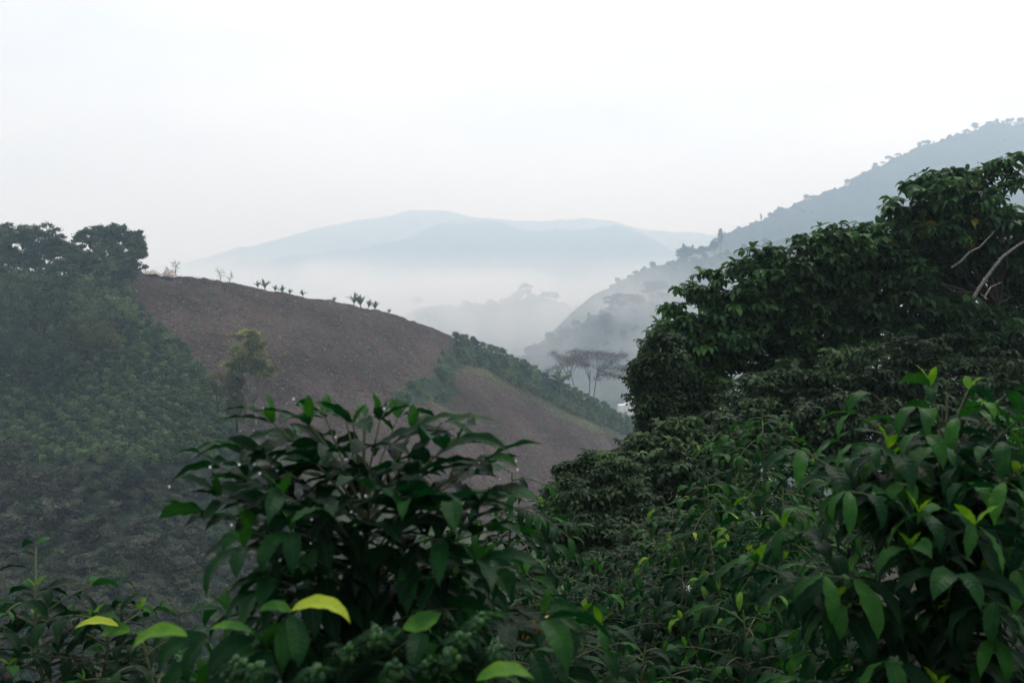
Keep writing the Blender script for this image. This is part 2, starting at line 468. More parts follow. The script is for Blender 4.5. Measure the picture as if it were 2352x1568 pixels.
M2 = Hill([(300, 640, 3600), (420, 622, 3600), (540, 606, 3650), (700, 583, 3750), (850, 569, 3850), (930, 549, 3900), (1010, 517, 3950), (1090, 507, 4000), (1150, 514, 4000),
           (1200, 527, 3950), (1300, 531, 3900), (1350, 526, 3850), (1420, 521, 3800), (1470, 531, 3750), (1520, 562, 3700), (1600, 610, 3650), (1750, 650, 3600)], 0.33, 14, 50, 800, 1.24)
M2.build('near_range', M['far_forest'], 300, 1750, 300, 860, 90, 900, bump=12.0, bscale=300, jag=8.0)
M3 = Hill([(100, 640, 5000), (420, 606, 5200), (520, 577, 5300), (620, 556, 5400), (740, 523, 5500), (850, 504, 5550), (940, 483, 5600), (990, 482, 5600), (1100, 501, 5600), (1200, 513, 5550),
           (1330, 501, 5500), (1400, 504, 5500), (1480, 526, 5450), (1560, 536, 5400), (1650, 541, 5400), (1900, 560, 5300), (2300, 620, 5200)], 0.33, 15, 70, 1200, 1.12)
M3.build('far_range', M['far_forest'], 100, 2300, 300, 820, 80, 350, bump=16.0, bscale=450, jag=8.0)

VK = Hill([(700, 770, 1300), (850, 745, 1330), (960, 716, 1350), (1060, 704, 1370), (1120, 702, 1380), (1170, 692, 1390), (1215, 684, 1400), (1270, 690, 1410), (1330, 712, 1420), (1400, 760, 1430), (1500, 800, 1430)], 0.4, 17, 14, 200)
VK.build('knoll', M['far_forest'], 700, 1500, 160, 860, 50, 200, bump=5.0, bscale=70, jag=6.0)

# the valley floor: one sheet out to the foot of the far range
xs = np.linspace(-3500, 3500, 140); ys = np.concatenate([np.linspace(110, 1500, 70), np.linspace(1550, 6700, 60)])
X, Yv = np.meshgrid(xs, ys)
wv = waves(21, 500, 5)
Zv = -52 + wv(X, Yv) * 7 - 55 * (1 - sm(330, 640, Yv))
sheet('valley_floor', np.stack([X, Yv, Zv], -1), None, M['slope_cover'], len(xs), len(ys))

# the slope under the camera
def ground_z(x, y):
    x = np.asarray(x, float); y = np.asarray(y, float)
    s = 0.345 - 0.16 * sm(2, 14, x) * (1 - sm(40, 80, y))
    z = -1.75 - s * np.maximum(y, -3)
    z = z + 0.12 * gw(x, y)
    z = np.where(y > 75, np.minimum(z, -27.5 - (y - 75) * .30), z)
    return z
gw = waves(31, 7, 4)
xs = np.linspace(-90, 110, 260); ys = np.concatenate([np.linspace(-6, 30, 120), np.linspace(30.5, 135, 120)])
X, Yv = np.meshgrid(xs, ys)
sheet('ground', np.stack([X, Yv, ground_z(X, Yv)], -1), None, M['forest_floor'], len(xs), len(ys))

# ------------------------------------------------------------------ haze and valley mist
def box(name, lo, hi, mat):
    mb = MB()
    lo = np.array(lo, float); hi = np.array(hi, float)
    v = [[(lo, hi)[i][0], (lo, hi)[j][1], (lo, hi)[k][2]] for i in (0, 1) for j in (0, 1) for k in (0, 1)]
    mb.add(v, [[0, 1, 3, 2], [4, 6, 7, 5], [0, 4, 5, 1], [2, 3, 7, 6], [0, 2, 6, 4], [1, 5, 7, 3]])
    o = mb.build(name, mat, smooth=False)
    return setp(o, kind='stuff')
m, t = newmat('haze_air')
pv = t.nodes.new('ShaderNodeVolumePrincipled'); oo = t.nodes.new('ShaderNodeOutputMaterial')
pv.inputs['Color'].default_value = (0.63, 0.82, 1.0, 1)
pv.inputs['Absorption Color'].default_value = (1, 1, 1, 1)
pv.inputs['Density'].default_value = HAZE
pv.inputs['Anisotropy'].default_value = 0.5
t.links.new(pv.outputs[0], oo.inputs['Volume'])
m.cycles.homogeneous_volume = True
box('haze', (-3600, -60, -120), (3600, 7000, 900), m)

if MIST:
    m, t = newmat('valley_mist')
    N, L = t.nodes, t.links
    pv = N.new('ShaderNodeVolumePrincipled'); oo = N.new('ShaderNodeOutputMaterial')
    pv.inputs['Color'].default_value = (0.93, 0.97, 1.0, 1)
    pv.inputs['Absorption Color'].default_value = (1, 1, 1, 1)
    pv.inputs['Anisotropy'].default_value = 0.45
    g = N.new('ShaderNodeTexCoord'); sx = N.new('ShaderNodeSeparateXYZ'); L.new(g.outputs['Object'], sx.inputs[0])
    def mr(src, a, b, c, d):
        q = N.new('ShaderNodeMapRange'); q.interpolation_type = 'SMOOTHSTEP'
        q.inputs['From Min'].default_value = a; q.inputs['From Max'].default_value = b; q.inputs['To Min'].default_value = c; q.inputs['To Max'].default_value = d
        L.new(src, q.inputs['Value']); return q.outputs['Result']
    def mul_(a, b):
        q = N.new('ShaderNodeMath'); q.operation = 'MULTIPLY'
        for k, s_ in enumerate((a, b)):
            if isinstance(s_, (int, float)): q.inputs[k].default_value = s_
            else: L.new(s_, q.inputs[k])
        return q.outputs[0]
    nz1 = N.new('ShaderNodeTexNoise'); nz1.inputs['Scale'].default_value = 0.0055; nz1.inputs['Detail'].default_value = 5; nz1.inputs['Roughness'].default_value = 0.62
    L.new(g.outputs['Object'], nz1.inputs['Vector'])
    dens = mr(nz1.outputs['Fac'], 0.455, 0.585, 0.04, 1.0)
    dens = mul_(dens, mr(sx.outputs['Z'], 90, 150, 1.0, 0.0))
    yy = mul_(sx.outputs['Y'], -0.095)
    zz = N.new('ShaderNodeMath'); zz.operation = 'ADD'; L.new(sx.outputs['Z'], zz.inputs[0]); L.new(yy, zz.inputs[1])
    dens = mul_(dens, mr(zz.outputs[0], -75, 5, 1.0, 0.0))
    dens = mul_(dens, mr(sx.outputs['Y'], 520, 1200, 0.06, 1.0))
    dens = mul_(dens, MIST)
    L.new(dens, pv.inputs['Density'])
    L.new(pv.outputs[0], oo.inputs['Volume'])
    box('mist', (-1500, 420, -115), (1500, 3000, 150), m)
# ------------------------------------------------------------------ plants: shared builders
def leaves(mb, P, D, L, Wd, phi, droop, tint, n=8, m=5, wave=0.0, fold=0.25, roll=None, r=rng):
    """N curved leaf blades. P base points, D horizontal-ish directions, phi start elevation,
    droop total bend downwards (radians)"""
    P = np.asarray(P, float); N = len(P)
    if N == 0: return
    D = np.asarray(D, float).copy(); D[:, 2] = 0
    D = unit(D)
    U = np.broadcast_to(np.array([0, 0, 1.0]), D.shape)
    B = np.cross(D, U)
    L = np.broadcast_to(L, (N,)); Wd = np.broadcast_to(Wd, (N,)); phi = np.broadcast_to(phi, (N,)); droop = np.broadcast_to(droop, (N,))
    s = np.linspace(0, 1, n + 1)
    ang = phi[:, None] - droop[:, None] * s[None, :] ** 1.2
    ds = np.diff(s)
    mid = (ang[:, 1:] + ang[:, :-1]) / 2
    fx = np.concatenate([np.zeros((N, 1)), np.cumsum(np.cos(mid) * ds, 1)], 1) * L[:, None]
    fz = np.concatenate([np.zeros((N, 1)), np.cumsum(np.sin(mid) * ds, 1)], 1) * L[:, None]
    cen = P[:, None, :] + D[:, None, :] * fx[..., None] + U[:, None, :] * fz[..., None]
    nor = -D[:, None, :] * np.sin(ang)[..., None] + U[:, None, :] * np.cos(ang)[..., None]
    side = np.broadcast_to(B[:, None, :], cen.shape)
    if roll is None: roll = r.normal(0, 0.35, N)
    cr_, sr_ = np.cos(roll)[:, None, None], np.sin(roll)[:, None, None]
    side, nor = side * cr_ + nor * sr_, nor * cr_ - side * sr_
    w = np.sin(np.pi * np.clip(s, 0, 1) ** 0.92) ** 0.8
    w = w * (1 - 0.45 * sm(0.78, 0.98, s)) + 0.012
    w[0] = 0.05; w[-1] = 0.0 + 0.008
    t = np.linspace(-1, 1, m)
    ph = r.uniform(0, 6.28, N)
    fr = r.uniform(2.5, 4.5, N)
    wv_ = wave * np.sin(fr[:, None, None] * 2 * np.pi * s[None, :, None] + ph[:, None, None] + (t > 0)[None, None, :] * 2.1) * (t ** 2)[None, None, :]
    off = w[None, :, None] * t[None, None, :] * Wd[:, None, None] * 0.5
    up = (fold * np.abs(t)[None, None, :] * w[None, :, None] + wv_ * w[None, :, None]) * Wd[:, None, None] * 0.5
    V = cen[:, :, None, :] + side[:, :, None, :] * off[..., None] + nor[:, :, None, :] * up[..., None]
    i = (np.arange(n)[:, None] * m + np.arange(m - 1)[None, :]).ravel()
    q = np.stack([i, i + 1, i + 1 + m, i + m], -1)
    Fc = (np.arange(N)[:, None, None] * ((n + 1) * m) + q[None]).reshape(-1, 4)
    uv = np.stack(np.broadcast_arrays(s[None, :, None], t[None, None, :]), -1)
    uv = np.broadcast_to(uv, (N, n + 1, m, 2))
    tt = np.broadcast_to(np.asarray(tint, float).reshape(-1, 1), (N, (n + 1) * m))
    mb.add(V.reshape(-1, 3), Fc, tt.ravel(), uv.reshape(-1, 2))
    return V[:, -1, m // 2, :]

def cards(mb, C, size, tint, up=0.6, r=rng, asp=0.5):
    """small folded leaf clumps, one kite each"""
    N = len(C)
    size = np.broadcast_to(size, (N,))
    d = unit(r.normal(size=(N, 3)) * np.array([1, 1, 0.45]))
    n0 = unit(r.normal(size=(N, 3)) + np.array([0, 0, up * 2]))
    b = unit(np.cross(d, n0)); nn = np.cross(b, d)
    s = size[:, None]
    a = C - d * s * 0.5; c = C + d * s * 0.5
    l = C + b * s * asp * .5 + nn * s * 0.12; q = C - b * s * asp * .5 + nn * s * 0.12
    V = np.stack([a, l, c, q], 1)
    f = np.arange(N * 4).reshape(N, 4)
    mb.add(V.reshape(-1, 3), f, np.repeat(np.broadcast_to(tint, (N,)), 4))

def clumps(pads, per, K, r, spread=0.34, shell=0.55, low=-0.9):
    """points for leaf cards: inside each ellipsoid pad K small clumps near its shell"""
    out = []; hi = []
    for (cx, cy, cz, rx, ry, rz) in pads:
        u = unit(r.normal(size=(K, 3)))
        u[:, 2] = np.where(u[:, 2] < low, -u[:, 2], u[:, 2])
        rad = shell + (1 - shell) * r.random((K, 1)) ** 0.6
        cc = np.array([cx, cy, cz]) + u * rad * np.array([rx, ry, rz]) * 0.85
        pt_ = r.uniform(-.3, .3)
        cs = r.uniform(0.6, 1.25, K) * spread
        k = r.integers(0, K, per)
        g = np.clip(r.normal(size=(per, 3)) * .5, -1.3, 1.3)
        p = cc[k] + g * cs[k][:, None] * np.array([rx, ry, rz * 0.75 + 0.1 * rx])
        out.append(p); hi.append(r.random(K)[k] * .7 + r.random(per) * .3 + pt_)
    return np.concatenate(out), np.concatenate(hi)

def tree_mesh(base, pads, size, per, K, r, trunk_r=0.25, limbs=True, spread=0.34, tint=(0.1, 0.9), split=None, up=0.6, asp=0.55, low=-0.9, sides=6):
    """returns (crown MB, trunk MB) in world coordinates"""
    base = np.asarray(base, float)
    cm, tm = MB(), MB()
    C, h = clumps(pads, per, K, r, spread, low=low)
    cards(cm, C, size * r.uniform(0.6, 1.3, len(C)), tint[0] + (tint[1] - tint[0]) * h, up, r, asp)
    pz = np.array(pads)
    top = np.array([pz[:, 0].mean(), pz[:, 1].mean(), (pz[:, 2] - pz[:, 5] * .3).mean()])
    if split is None: split = 0.5
    fork = base + (top - base) * split + np.array([r.normal() * .1, r.normal() * .1, 0])
    tube(tm, bez(base, base + (fork - base) * np.array([.2, .2, .55]), fork, 6), np.linspace(trunk_r, trunk_r * .7, 6), sides)
    if limbs:
        for (cx, cy, cz, rx, ry, rz) in pads:
            e = np.array([cx, cy, cz + rz * .1])
            mid = (fork + e) / 2 + np.array([0, 0, -0.12 * np.linalg.norm(e - fork)]) + (e - fork) * np.array([.15, .15, 0])
            tube(tm, bez(fork, mid, e, 6), np.linspace(trunk_r * .55, trunk_r * .12, 6), 5)
            for _ in range(3):
                q = e + unit(r.normal(size=3)) * np.array([rx, ry, rz]) * .7
                st = fork + (e - fork) * .6
                tube(tm, bez(st, (st + q) / 2 + np.array([0, 0, .1 * rz]), q, 4), np.linspace(trunk_r * .25, trunk_r * .06, 4), 4)
    return cm, tm

def tree(name, label, cat, base, pads, size, per, K, seed, mat, bark='bark', group=None, **kw):
    r = np.random.default_rng(seed)
    ex = []
    for (cx, cy, cz, rx, ry, rz) in pads:
        for _ in range(2):
            a = r.uniform(-.5, math.pi + .5); q = r.uniform(.25, .45)
            ex.append((cx + math.cos(a) * rx * 1.05, cy + r.uniform(-.5, .5) * ry, cz + math.sin(a) * rz * 1.05, rx * q, ry * q, max(rz, rx * .5) * q))
    cm, tm = tree_mesh(base, pads, size, per, K, r, **kw)
    C, h = clumps(ex, max(30, per // 9), max(4, K // 5), r, .5)
    t0_, t1_ = kw.get('tint', (.1, .9))
    cards(cm, C, size * r.uniform(.6, 1.2, len(C)), t0_ + (t1_ - t0_) * h, kw.get('up', .6), r, .55)
    e = empty(name, base, label, cat, group)
    cm.build('crown', M[mat], e, base, smooth=False)
    tm.build('trunk', M[bark], e, base)
    return e

def copy_thing(o, loc, rz, sc, label=None, group=None):
    c = o.copy(); COL.objects.link(c)
    c.location = tuple(float(v) for v in loc); c.rotation_euler = (0, 0, rz); c.scale = (sc, sc, sc)
    if label: c['label'] = label
    if group: c['group'] = group
    for ch in list(o.children):
        k = ch.copy(); COL.objects.link(k); k.parent = c
        for g in list(ch.children):
            gg = g.copy(); COL.objects.link(gg); gg.parent = k
    return c

def pads_px(Y, lst, dy=0.9):
    """ellipsoids listed as (px, py, half width, half height[, extra depth]) at distance Y"""
    out = []
    for q in lst:
        px, py, w, h = q[:4]
        yy = Y + (q[4] if len(q) > 4 else 0)
        p = at(px, py, yy)
        out.append((p[0], p[1], p[2], w / F * yy, w / F * yy * dy, h / F * yy))
    return out

# ------------------------------------------------------------------ far trees (small in view)
def proto_far(seed, kind, mat='far_leaf'):
    r = np.random.default_rng(seed)
    if kind == 'round':
        pads = [(0, 0, 5.6, 4.2, 4.2, 4.0), (1.5, 0.5, 7.2, 2.8, 2.8, 2.4), (-1.8, -.4, 6.4, 2.6, 2.6, 2.6)]
    elif kind == 'wide':
        pads = [(0, 0, 8, 6.5, 5.5, 1.7), (4, 1, 9, 3.5, 3, 1.2), (-4, -1, 7.6, 4, 3.5, 1.3), (1, 0, 10, 3.5, 3.5, 1.3)]
    elif kind == 'tall':
        pads = [(0, 0, 12, 2.0, 2.0, 3.8), (.5, 0, 8, 1.6, 1.6, 2.2), (-.5, .2, 15, 1.3, 1.3, 2.0)]
    else:
        pads = [(0, 0, 3.2, 3.6, 3.6, 2.6), (3, 0, 2.6, 2.6, 2.6, 2.0), (-3, .5, 2.4, 2.8, 2.4, 1.9)]
    cm, tm = tree_mesh((0, 0, -1.5), pads, 1.5, 330, 18, r, trunk_r=0.35, tint=(0, 1), split=.6)
    e = empty('far_tree', (0, 0, 0))
    cm.build('crown', M[mat], e, smooth=False); tm.build('trunk', M['bark'], e)
    return e
FT = {k: proto_far(i + 60, k) for i, k in enumerate(('round', 'wide', 'tall', 'bushy'))}
usedp = set()
def far_tree(kind, pos, sc, label, group, name='far_tree', cat='tree'):
    o = FT[kind]
    r = random.uniform(0, 6.28)
    if kind not in usedp:
        usedp.add(kind)
        o.location = tuple(float(v) for v in pos); o.rotation_euler = (0, 0, r); o.scale = (sc, sc, sc)
        setp(o, label, cat, group); o.name = name
        return o
    c = copy_thing(o, pos, r, sc, label, group)
    c.name = name; c['category'] = cat
    if not group and 'group' in c: del c['group']
    return c

rr = np.random.default_rng(12)
# tree line of the big mountain
marks = [(1645, 548, 'bushy', 2.0), (1660, 542, 'round', 1.3), (1697, 527, 'round', 1.2), (1748, 508, 'tall', 1.0), (1770, 497, 'round', 1.6), (1792, 488, 'round', 1.8), (1852, 455, 'round', 1.8), (1868, 449, 'bushy', 1.5),
         (1946, 412, 'round', 1.6), (1958, 412, 'bushy', 1.4), (1985, 398, 'bushy', 1.6), (2010, 378, 'round', 1.8), (2042, 362, 'wide', 1.3), (2062, 350, 'wide', 1.2), (2112, 336, 'round', 1.7), (2130, 332, 'wide', 1.3),
         (2240, 297, 'wide', 1.7), (2270, 288, 'round', 1.5), (2290, 280, 'round', 1.4), (2316, 278, 'round', 1.6), (2344, 276, 'round', 2.2)]
for k in range(150):
    marks.append((rr.uniform(1650, 2352), None, ['bushy', 'round', 'wide', 'bushy'][rr.integers(4)], rr.uniform(.35, 1.1)))
for i, (px, py, kind, sc) in enumerate(marks):
    big = sc > 1.25; sc *= .9 * rr.uniform(.75, 1.15)
    ry, Yr = RM.crest(px)
    p = at(px, ry, Yr) + np.array([0, 0, -2.0 * sc])
    if i >= 21: p[1] -= rr.uniform(0, 20); p[2] -= rr.uniform(0, 4)
    if i < 21 and big or kind == 'tall':
        far_tree(kind, p, sc, 'hazy tree standing out on the skyline of the big blue mountain', 'trees standing out on the mountain skyline', 'skyline_tree')
    else:
        far_tree(kind, p, sc, 'small hazy tree in the wooded crest of the big blue mountain', 'small trees along the mountain crest', 'crest_tree')
for k in range(60):        # scattered on its face
    px = rr.uniform(1650, 2350); ry, Yr = RM.crest(px); py = ry + rr.uniform(15, 170)
    p = RM.pos(px, py) + np.array([0, 0, -1.0])
    far_tree(['bushy', 'round'][k % 2], p, rr.uniform(.4, .85), 'faint tree on the open face of the big blue mountain', 'faint trees on the face of the mountain', 'slope_tree')

# spur with a few clear trees at the foot of the mountain
sp = [(1571, 597, 'tall', 1.45, 'slim tall tree rising above the misty spur left of the lollipop tree'),
      (1590, 592, 'tall', 1.25, 'slim lollipop-topped tree on the misty spur, thin bare stem'),
      (1572, 606, 'round', 2.6, 'open-crowned hazy tree on the spur below the slim tall tree'),
      (1612, 600, 'wide', 2.0, 'low wide-crowned hazy tree on the spur below the dark tree clump'),
      (1640, 588, 'round', 1.9, 'round hazy tree at the foot of the mountain, beside the dark tall clump'),
      (1655, 578, 'tall', 2.0, 'dark tall hazy clump-shaped tree at the foot of the mountain'),
      (1684, 606, 'round', 1.7, 'hazy round tree just above the near leafy tree tips, on the spur'),
      (1555, 612, 'bushy', 1.5, 'bushy hazy shrub on the left shoulder of the misty spur'),
      (1500, 618, 'round', 1.0, 'small faint tree at the far left tip of the misty spur')]
for px, py, kind, sc, lab in sp:
    ry, Yr = SP.crest(px)
    p = at(px, max(py, ry), Yr - 6) + np.array([0, 0, -1])
    if px in (1640, 1655): p[2] += 4
    far_tree(kind, p, sc * .9, lab, None, 'misty_tree')
for k in range(110):
    px = rr.uniform(1400, 1760); ry, Yr = SP.crest(px)
    p = SP.pos(px, ry + rr.uniform(0, 1) ** 2 * 60) + np.array([0, 0, -1.2])
    far_tree(['bushy', 'round'][k % 2], p, rr.uniform(.45, 1.0), 'small bush fading into mist on the spur', 'bushes on the misty spur', 'misty_bush', 'bush')

# valley side
for px, py, kind, sc, lab, nm in [(1392, 760, 'round', 1.6, 'dark ball-shaped tree standing alone on the valley side', 'ball_tree'),
                          (1352, 742, 'tall', .6, 'narrow tree on the edge of the valley side below the red-topped tree', 'narrow_tree'),
                          (1240, 812, 'round', .9, 'hazy round tree low on the valley side above the coffee rows', 'hazy_tree'),
                          (1232, 796, 'bushy', 1.0, 'bushy tree at the lower end of the hazy valley side', 'hazy_tree'),
                          (1262, 784, 'round', .95, 'round tree second up the hazy edge of the valley side', 'hazy_tree'),
                          (1292, 770, 'bushy', 1.1, 'dense bush midway up the hazy edge of the valley side', 'hazy_bush'),
                          (1322, 756, 'round', .9, 'small tree on the hazy edge left of the ball-shaped tree', 'hazy_tree')]:
    p = MS.pos(px, max(py, MS.crest(px)[0] + 1)) + np.array([0, 0, -.6])
    far_tree(kind, p, sc * 1.18, lab, None, nm)
for k in range(190):
    px = rr.uniform(1180, 1620); ry, Yr = MS.crest(px)
    p = MS.pos(px, ry + rr.uniform(0, 1) ** 2 * 130 + 1) + np.array([0, 0, -.8])
    far_tree(['bushy', 'round', 'bushy'][k % 3], p, rr.uniform(.35, 1.0), 'hazy bush or small tree scattered over the valley side', 'bushes scattered on the valley side', 'valley_bush', 'bush')

def flat_tree(label, Y, base, pads, seed, mat, size, per, name='flat_topped_tree', tr=.4, bark='bark', K=18, **kw):
    b = at(base[0], base[1], Y)
    return tree(name, label, 'tree', b, pads_px(Y, pads, .8), size, per, K, seed, mat, bark, trunk_r=tr, **kw)
flat_tree('tall flat-topped tree standing in mist on the crest of the valley side', 1050, (1512, 702),
          [(1512, 652, 26, 8), (1495, 661, 17, 5), (1526, 660, 14, 6), (1485, 670, 10, 3), (1508, 668, 18, 6), (1518, 678, 14, 5)], 41, 'far_leaf', 2.4, 420)
flat_tree('spreading tree with a reddish flat crown on the valley side', 1025, (1450, 715),
          [(1440, 680, 24, 6), (1460, 683, 18, 6), (1448, 690, 26, 6), (1466, 692, 16, 7)], 42, 'red_leaf', 2.2, 320)
flat_tree('low spreading grey tree left of the red-crowned tree on the valley side', 1017, (1412, 725),
          [(1402, 686, 16, 5), (1420, 680, 12, 5), (1396, 694, 12, 4), (1422, 698, 18, 10), (1405, 712, 14, 8)], 43, 'far_leaf', 2.2, 300)
flat_tree('faint reddish tree in the mist beyond the near leafy tree tips', 1150, (1592, 712),
          [(1590, 680, 22, 6), (1605, 690, 16, 8), (1575, 690, 14, 6)], 44, 'red_leaf', 2.4, 260)
# ghost trees standing in the valley mist
gh = [((1208, 700), [(1202, 666, 13, 13), (1212, 664, 9, 13), (1185, 682, 14, 10), (1215, 685, 10, 10)], 'tallest of the ghostly trees standing in the valley mist'),
      ((1160, 712), [(1160, 694, 14, 9), (1175, 690, 12, 8)], 'ghostly rounded tree left of the tallest in the valley mist'),
      ((1132, 716), [(1128, 696, 10, 10), (1140, 702, 10, 8)], 'ghostly small tree at the left end of the clump in the valley mist'),
      ((1246, 702), [(1246, 684, 10, 9), (1258, 678, 9, 7)], 'ghostly leaning tree right of the tallest in the valley mist'),
      ((1275, 696), [(1275, 680, 9, 9)], 'faintest ghostly tree at the right in the valley mist'),
      ((1075, 716), [(1072, 700, 18, 9), (1090, 706, 12, 8)], 'very faint broad tree in mist above the brown hill'),
      ((1030, 720), [(1030, 706, 14, 8)], 'very faint low tree in mist left of the broad one'),
      ((960, 700), [(960, 690, 12, 8)], 'barely visible tree in the mist above the brown hill crest')]
for i, (b, pd, lab) in enumerate(gh):
    flat_tree(lab, 1290 + 12 * i, b, pd, 70 + i, 'far_leaf', 2.8, 340, 'ghostly_tree', .5)

# pale roofs of a farmstead in the valley
def farm(px, py, Y, w, h, rz, label):
    b = at(px, py, Y)
    e = empty('farmhouse', b, label, 'building', None, rz)
    mb = MB(); x, y, z = w / 2, w / 3, h
    mb.add([[-x, -y, -3], [x, -y, -3], [x, y, -3], [-x, y, -3], [-x, -y, z], [x, -y, z], [x, y, z], [-x, y, z]],
           [[0, 1, 5, 4], [1, 2, 6, 5], [2, 3, 7, 6], [3, 0, 4, 7]])
    mb.build('wall', M['house_wall'], e, smooth=False)
    mb = MB(); x *= 1.08; y *= 1.15
    mb.add([[-x, -y, z + .05], [x, -y, z + .05], [x, 0, z * 1.5], [-x, 0, z * 1.5], [-x, y, z + .05], [x, y, z + .05]], [[0, 1, 2, 3], [3, 2, 5, 4]])
    mb.add([[-x, -y, z + .05], [-x, 0, z * 1.5], [-x, y, z + .05], [x, -y, z + .05], [x, y, z + .05], [x, 0, z * 1.5]], [[0, 1, 2], [3, 4, 5]])
    mb.build('roof', M['petal'], e, smooth=False)
M['house_wall'] = plain('house_wall', (0.62, 0.62, 0.58), .8)
farm(1426, 938, 700, 4.2, 2.2, .4, 'left pale farm building in the valley, under the far coffee rows')
farm(1439, 936, 712, 3.6, 2.4, -.3, 'right pale farm building in the valley, beside the dark leafy tree')
farm(1447, 945, 690, 3.4, 2.0, .8, 'lower pale farm building half behind the near dark creeper')

# ------------------------------------------------------------------ trees and plants on the left hill
def on_hill(px, py, sink=0.0):
    ry, _ = LH.crest(px)
    p = LH.pos(px, max(py, float(ry)))
    p[2] -= sink
    return p

tree('round_tree', 'dark full-crowned tree on the hill crest beside the brown field', 'tree', on_hill(268, 652, .5),
     pads_px(238, [(205, 545, 34, 18), (240, 532, 36, 16), (275, 540, 32, 20), (312, 552, 24, 20), (322, 580, 16, 20), (290, 580, 34, 24), (250, 575, 34, 24), (300, 612, 28, 18), (262, 612, 30, 20), (225, 560, 30, 20), (245, 640, 34, 16), (225, 600, 34, 24), (285, 632, 26, 12), (195, 630, 36, 20)]),
     0.62, 2300, 44, 101, 'wood_tree', trunk_r=.45, spread=.30, split=.45, up=.4)
tree('spreading_tree', 'wide green tree with forked stems showing under its crown on the left crest', 'tree', on_hill(86, 650, .5),
     pads_px(236, [(75, 530, 42, 14), (95, 552, 50, 18), (45, 560, 45, 22), (130, 572, 42, 20), (20, 590, 36, 18), (165, 580, 36, 18), (90, 585, 50, 16), (190, 595, 34, 18), (30, 618, 50, 20), (150, 612, 45, 18), (80, 606, 30, 12), (60, 640, 50, 16), (120, 640, 50, 16)], .8),
     0.6, 2200, 44, 102, 'wood_tree', trunk_r=.4, spread=.30, split=.4)
tree('leafy_tree', 'hazier tree at the left edge behind the wide forked one', 'tree', on_hill(4, 655, .5),
     pads_px(250, [(0, 530, 34, 16), (20, 548, 26, 14), (-20, 560, 40, 22), (-40, 600, 50, 30), (5, 590, 34, 22), (0, 630, 44, 20)], .8), 0.7, 1600, 40, 103, 'wood_tree', trunk_r=.4, spread=.3, split=.4)
tree('dense_tree', 'broad dense green tree with a domed crown below the left crest', 'tree', on_hill(110, 840, .5),
     pads_px(205, [(130, 640, 60, 34), (70, 665, 60, 40), (20, 680, 50, 44), (165, 680, 50, 42), (100, 710, 70, 46), (40, 740, 66, 46), (150, 740, 54, 44), (-30, 720, 60, 60)], .8),
     0.55, 1900, 44, 104, 'wood_tree', trunk_r=.5, spread=.24, tint=(0.25, 1.0))
tree('dense_tree', 'dark shadowy tree filling the left edge below the domed one', 'tree', on_hill(40, 900, .5),
     pads_px(190, [(40, 800, 60, 40), (-20, 810, 60, 50), (90, 820, 56, 40), (140, 850, 40, 30), (30, 850, 60, 34)], .8), 0.5, 1300, 36, 105, 'wood_tree', trunk_r=.5, spread=.25, tint=(0.0, .35))  # the shadow in this leafy mass is put into its low leaf tint
tree('dense_tree', 'dull brownish-green rounded tree above the coffee slope', 'tree', on_hill(200, 830, .5),
     pads_px(196, [(185, 755, 46, 26), (225, 770, 48, 30), (160, 790, 44, 28), (240, 800, 36, 24)], .8), 0.45, 1300, 36, 106, 'olive', trunk_r=.4, spread=.25, tint=(0.0, .45))
tree('leafy_tree', 'pale-tipped green shrub-like tree at the edge of the brown field', 'tree', on_hill(270, 760, .5),
     pads_px(212, [(260, 690, 34, 20), (285, 715, 30, 22), (235, 715, 34, 24), (300, 740, 26, 18)], .8), 0.45, 900, 28, 107, 'wood_tree', trunk_r=.3, spread=.26, tint=(0.45, 1.1))
tree('slender_tree', 'olive-green tree with a pale forked trunk in front of the brown field', 'tree', on_hill(586, 968, 1.0),
     pads_px(176, [(570, 772, 32, 15), (585, 790, 30, 17), (556, 805, 34, 19), (596, 822, 36, 22), (572, 838, 34, 20), (612, 845, 20, 16), (545, 835, 28, 16), (600, 858, 24, 11)], .9),
     0.5, 1500, 34, 108, 'olive', bark='pale_bark', trunk_r=.34, spread=.27, tint=(0.4, 1.1), split=.40, up=.8)
tree('creeper_column', 'vine-draped narrow tree standing left of the pale forked trunk', 'tree', on_hill(545, 985, 1.0),
     pads_px(174, [(540, 860, 20, 26), (530, 890, 20, 30), (552, 900, 16, 36), (535, 930, 18, 36), (556, 945, 12, 36)], .9),
     0.45, 800, 30, 109, 'olive', trunk_r=.3, spread=.34, tint=(0.0, .35))
tree('brownish_tree', 'thin brownish shrubby tree left of the vine-draped column', 'tree', on_hill(500, 950, 1.0),
     pads_px(178, [(495, 870, 26, 20), (515, 885, 22, 22), (480, 895, 24, 20)], .9), 0.4, 420, 22, 110, 'olive', trunk_r=.18, spread=.3, tint=(0.0, .4))

